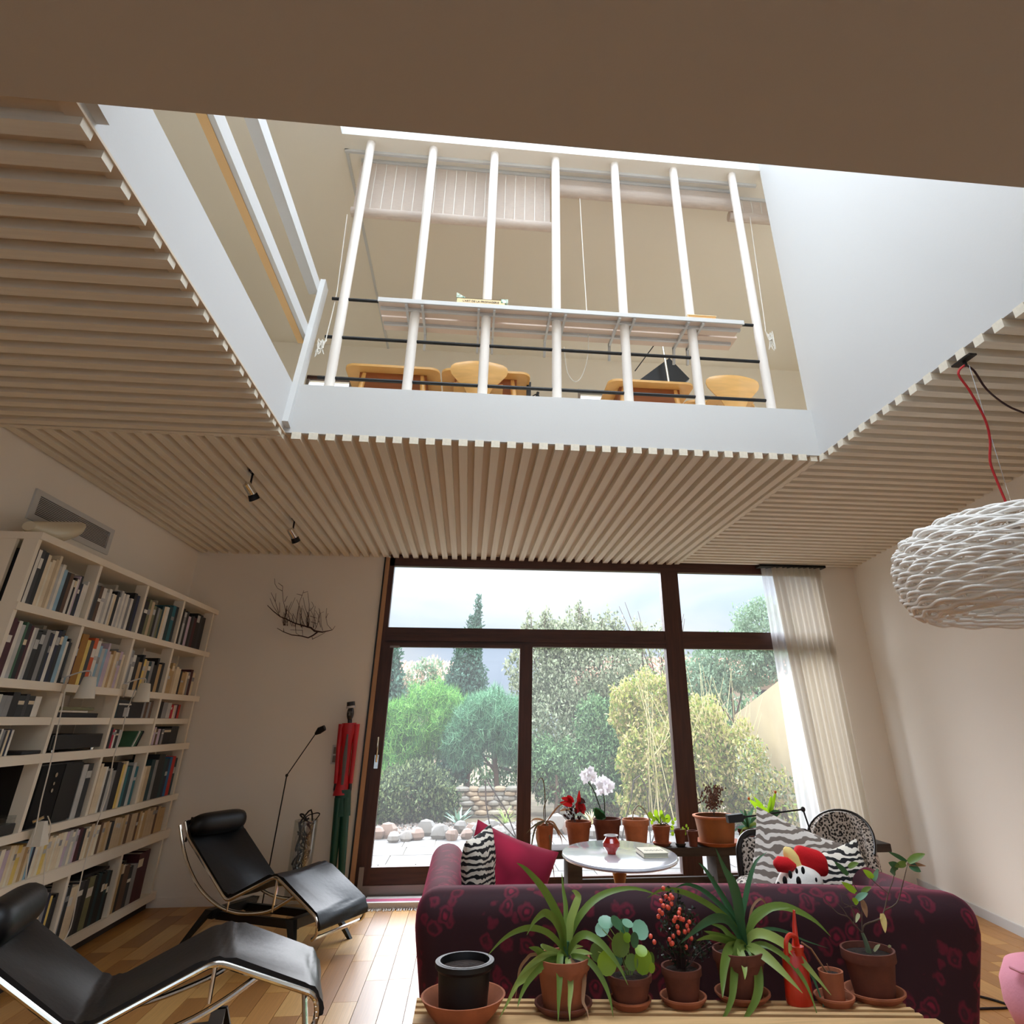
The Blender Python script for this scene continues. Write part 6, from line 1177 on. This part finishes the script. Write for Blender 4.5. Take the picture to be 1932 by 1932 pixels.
hg = thing('hedge', 'long green hedge closing the back of the garden', 'hedge', (3, 20.5, GZ))
foliage(hg, [(-4 + 1.5 * i, 20.5 + .3 * (i % 2), .8, 1.2, .6, 1.25 + .2 * (i % 3)) for i in range(11)], 30000, .15, g_far + g_bush)
branchy(hg, (3, 20.5, GZ), [(-3 + 1.5 * i, 20.5, 1.2) for i in range(9)], .05)
# agave like tufts
for i, (x, y, l) in enumerate(((-.05, 13.2, 'blue green spiky agave in front of the dry stone wall'), (.75, 13.3, 'grassy tuft right of the agave by the rocks'), (2.2, 13.0, 'straw coloured grass tuft behind the orchid pot'))):
    t_ = thing('agave' if i == 0 else 'grass_tuft', l, 'plant', (x, y, GZ)); m = (mat('agave leaf', (140, 170, 150), .5), M_leafs[1], mat('straw grass', (206, 190, 140), .8))[i]
    for k in range(16 if i == 0 else 26):
        a = 2 * PI * k / 16 + q.uniform(-.2, .2); e = q.uniform(.35, 1.2); L_ = (.36 if i == 0 else .42) * q.uniform(.8, 1.1); d = Vector((math.cos(a) * math.cos(e), math.sin(a) * math.cos(e), math.sin(e))); w_ = .028 if i == 0 else .010
        b0 = Vector((x, y, GZ)); part('leaf', MB().ribbon([b0 + d * L_ * f + Vector((0, 0, -.12 * f * f * L_ * (1 if i == 0 else 3))) for f in (0, .25, .5, .75, 1)], [w_ * .7, w_, w_ * .9, w_ * .5, .002]), m, t_, smooth=1)
# rocks, gravel, dry stone wall, garden wall
def rockmesh(mb, c, r, seed, sq=(1, 1, .75)):
    q = random.Random(seed); n = 7; s0 = len(mb.v); mb.ball((0, 0, 0), 1, n, 5, sq)
    pl = [(Vector((q.uniform(-1, 1), q.uniform(-1, 1), q.uniform(-.6, 1))).normalized(), q.uniform(.62, .85)) for _ in range(7)]
    for i in range(s0, len(mb.v)):
        v = Vector(mb.v[i])
        for nn, dd in pl:
            t = v.dot(nn) - dd
            if t > 0: v = v - nn * t
        mb.v[i] = tuple(Vector(c) + v * r)
    return mb
rk = [mat('white rock', (142, 136, 130), .9, var=.12, vscale=3, bump=.4, bscale=8), mat('pinkish rock', (140, 118, 106), .9, var=.15, vscale=3, bump=.4, bscale=8), mat('grey white rock', (122, 118, 113), .9, var=.15, vscale=3, bump=.4, bscale=8)]
q = random.Random(41); ru = [(712, 1572, 14), (730, 1568, 17), (742, 1580, 12), (765, 1578, 12), (785, 1574, 14), (803, 1563, 18), (828, 1570, 17), (852, 1576, 13), (868, 1560, 13), (880, 1574, 12), (892, 1565, 14), (905, 1568, 16), (924, 1560, 15), (938, 1573, 16), (960, 1566, 14), (975, 1578, 13), (1052, 1555, 22), (1075, 1562, 16), (1120, 1570, 15), (1178, 1570, 14), (1196, 1552, 17), (1212, 1538, 20), (1228, 1552, 18), (1250, 1565, 14), (1275, 1560, 15)]
for i, (u, v, r_) in enumerate(ru):
    p = atz(u, v + r_ * .75, GZ); rr = r_ * p.y * .93 / FPX
    solo('rock', rockmesh(MB(), (p.x, p.y, GZ + rr * .55), rr, 100 + i), rk[q.randrange(3)], 'pale garden rock at the gravel edge, %s from the left' % ordn(i + 1), 'rock', group='pale rocks along the gravel edge', smooth=.5)
N = 6000; P = np.stack([rs.uniform(-2.6, 5.3, N), rs.uniform(11.95, 13.6, N), np.full(N, GZ - .02)], 1)
OV = np.array([(1, 0, 0), (0, 1, 0), (-1, 0, 0), (0, -1, 0), (0, 0, .7), (0, 0, -.7)], float); OF = np.array([[0, 1, 4], [1, 2, 4], [2, 3, 4], [3, 0, 4], [1, 0, 5], [2, 1, 5], [3, 2, 5], [0, 3, 5]])
V, F = scatter(OV, OF, N, P, rs.uniform(.018, .045, N)); o = npart('gravel', V, F, rk, rs.randint(0, 3, len(F)), None); o['label'] = 'strip of pale gravel between the terrace and the shrubs'; o['category'] = 'gravel'
dw = thing('stone_wall', 'low dry stone wall of pale flat stones behind the agave', 'wall', (.5, 14.5, GZ)); q = random.Random(51)
M_st = [mat('wall stone', (160, 150, 134), .9, var=.12, vscale=4), mat('wall stone warm', (166, 146, 122), .9, var=.12, vscale=4), mat('wall stone grey', (138, 132, 122), .9, var=.12, vscale=4)]
for r_ in range(6):
    x = -.35 + q.uniform(-.1, .05)
    while x < 1.05:
        w_ = q.uniform(.14, .30); part('stone', rockmesh(MB(), (x + w_ / 2, 14.5 + q.uniform(-.03, .03), GZ + .04 + r_ * .075), 1, q.randrange(9999), (w_ * .62, .12, .055)), M_st[q.randrange(3)], dw, smooth=.4); x += w_
gw = MB(); gw.add([(5.4, 8.0, GZ - .1), (5.4, 14.2, GZ - .1), (5.4, 14.2, 1.62), (5.4, 8.0, 3.02), (5.6, 8.0, GZ - .1), (5.6, 14.2, GZ - .1), (5.6, 14.2, 1.62), (5.6, 8.0, 3.02)], [(0, 1, 2, 3), (4, 7, 6, 5), (0, 4, 5, 1), (1, 5, 6, 2), (2, 6, 7, 3), (3, 7, 4, 0)])
struct('wall_garden', gw, mat('cream render', (176, 158, 126), .9, var=.06, vscale=2), 'cream rendered garden wall with a sloping top', 'wall')
# houses beyond
M_tile = mat('orange roof tile', (176, 118, 92), .85, var=.18, vscale=5)
def house(label, x0, x1, y0, zw, zr, m, wins):
    h = thing('house', label, 'house', ((x0 + x1) / 2, y0, GZ)); part('wall', MB().box(x0, x1, y0, y0 + 7, GZ, zw), m, h, smooth=0)
    part('roof', MB().add([(x0 - .4, y0 - .5, zw), (x1 + .4, y0 - .5, zw), (x1 + .4, y0 + 3.5, zr), (x0 - .4, y0 + 3.5, zr), (x0 - .4, y0 + 7.5, zw), (x1 + .4, y0 + 7.5, zw)], [(0, 1, 2, 3), (3, 2, 5, 4), (0, 3, 4), (1, 5, 2), (0, 4, 5, 1)]), M_tile, h, smooth=0)
    rt = MB(); n = int((x1 - x0 + .8) / .3)
    for i in range(n): xx = x0 - .4 + .3 * i + .1; rt.bar((xx, y0 - .5, zw + .03), (xx, y0 + 3.5, zr + .03), .12, .06)
    part('roof_tile_row', rt, M_tile, h, smooth=0, stuff=True)
    for wx in wins:
        f = part('window', MB().box(wx, wx + .9, y0 - .04, y0 + .02, zw - 1.4, zw - .4), M_frame, h, smooth=0); part('pane', MB().box(wx + .06, wx + .84, y0 - .05, y0 - .041, zw - 1.34, zw - .46), M_black, f, smooth=0)
house('house with an orange tiled roof behind the left trees', -9, -.2, 30, 3.0, 4.0, mat('peach render', (190, 166, 146), .9), (-7, -4.5, -2))
house('long house with an orange tiled roof behind the silvery tree', 5.4, 15, 29, 3.1, 4.2, MATS['peach render'], (7, 9.5, 12))
# metal bird stakes on the terrace
M_rust = mat('rusty metal rod', (64, 52, 44), .8)
def Cg(u, v): return (660 + u / 2.883, 1030 + v / 2.883)
for l, y, runs in (('thin rusty bird stake standing on the terrace behind the crimson cushion', 9.6, [[(730, 1290), (745, 1262), (755, 1290), (850, 1440), (910, 1600)], [(738, 1280), (740, 1400), (775, 1600)], [(770, 1460), (800, 1480), (912, 1600)], [(912, 1600), (870, 1660)]]),
                   ('thin rusty hooked bird stake behind the drooping plant', 9.6, [[(1005, 1330), (1025, 1270), (1050, 1270), (1062, 1330), (1062, 1480), (1030, 1640)]]),
                   ('thin rusty hooked bird stake behind the pale bare pot', 9.8, [[(1500, 1480), (1530, 1380), (1545, 1275), (1575, 1250), (1600, 1290), (1620, 1340)], [(1500, 1480), (1475, 1620)], [(1450, 1550), (1500, 1620)]]),
                   ('pair of thin rods leaning left of the mullion on the terrace', 9.8, [[(1765, 1245), (1750, 1340), (1700, 1440), (1640, 1620)], [(1765, 1245), (1755, 1345), (1720, 1440), (1690, 1600)]])):
    P0 = aty(*Cg(*runs[0][-1]), y); t_ = thing('garden_stake', l, 'garden ornament', (P0.x, y, GZ))
    for k, r_ in enumerate(runs):
        P = [aty(*Cg(*a), y) for a in r_]
        if k == 0: P.append(Vector((P[-1].x, y, GZ)))
        part('rod', MB().tube(P, .008, 5), M_rust, t_)
# exterior eaves over the window: building face above
struct('wall_facade', MB().box(-6, XL - .0, YD + .02, YD + .25, GZ, 8.2).box(5.2, 8, YD + .02, YD + .25, GZ, 8.2), mat('outer render', (225, 215, 200), .9), 'outer walls of the house beside the window', 'wall')
# group phrases of the small families of like things
for n_, g_ in {'desk': 'beech desks of the gallery', 'ply_chair': 'ply chairs of the gallery', 'clip_lamp': 'white clip lamps of the bookcase', 'cushion': 'cushions on the sofa', 'chaise_longue': 'black leather chaises', 'armchair': 'leopard print armchairs', 'roller_blind': 'cane blinds behind the poles', 'garden_stake': 'rusty bird stakes on the terrace', 'ceiling_spotlight': 'spotlights of the slat ceiling', 'potted_plant': 'potted plants of the room', 'plant_pot': 'pots without plants', 'pine_tree': 'pines of the garden', 'cypress': 'cypresses of the garden', 'leafy_bush': 'green bushes of the garden', 'house': 'houses behind the garden', 'grass_tuft': 'grass tufts by the rocks'}.items():
    for o_ in COL.objects:
        if o_.parent is None and o_.name.split('.')[0] == n_ and 'category' in o_ and 'group' not in o_: o_['group'] = g_
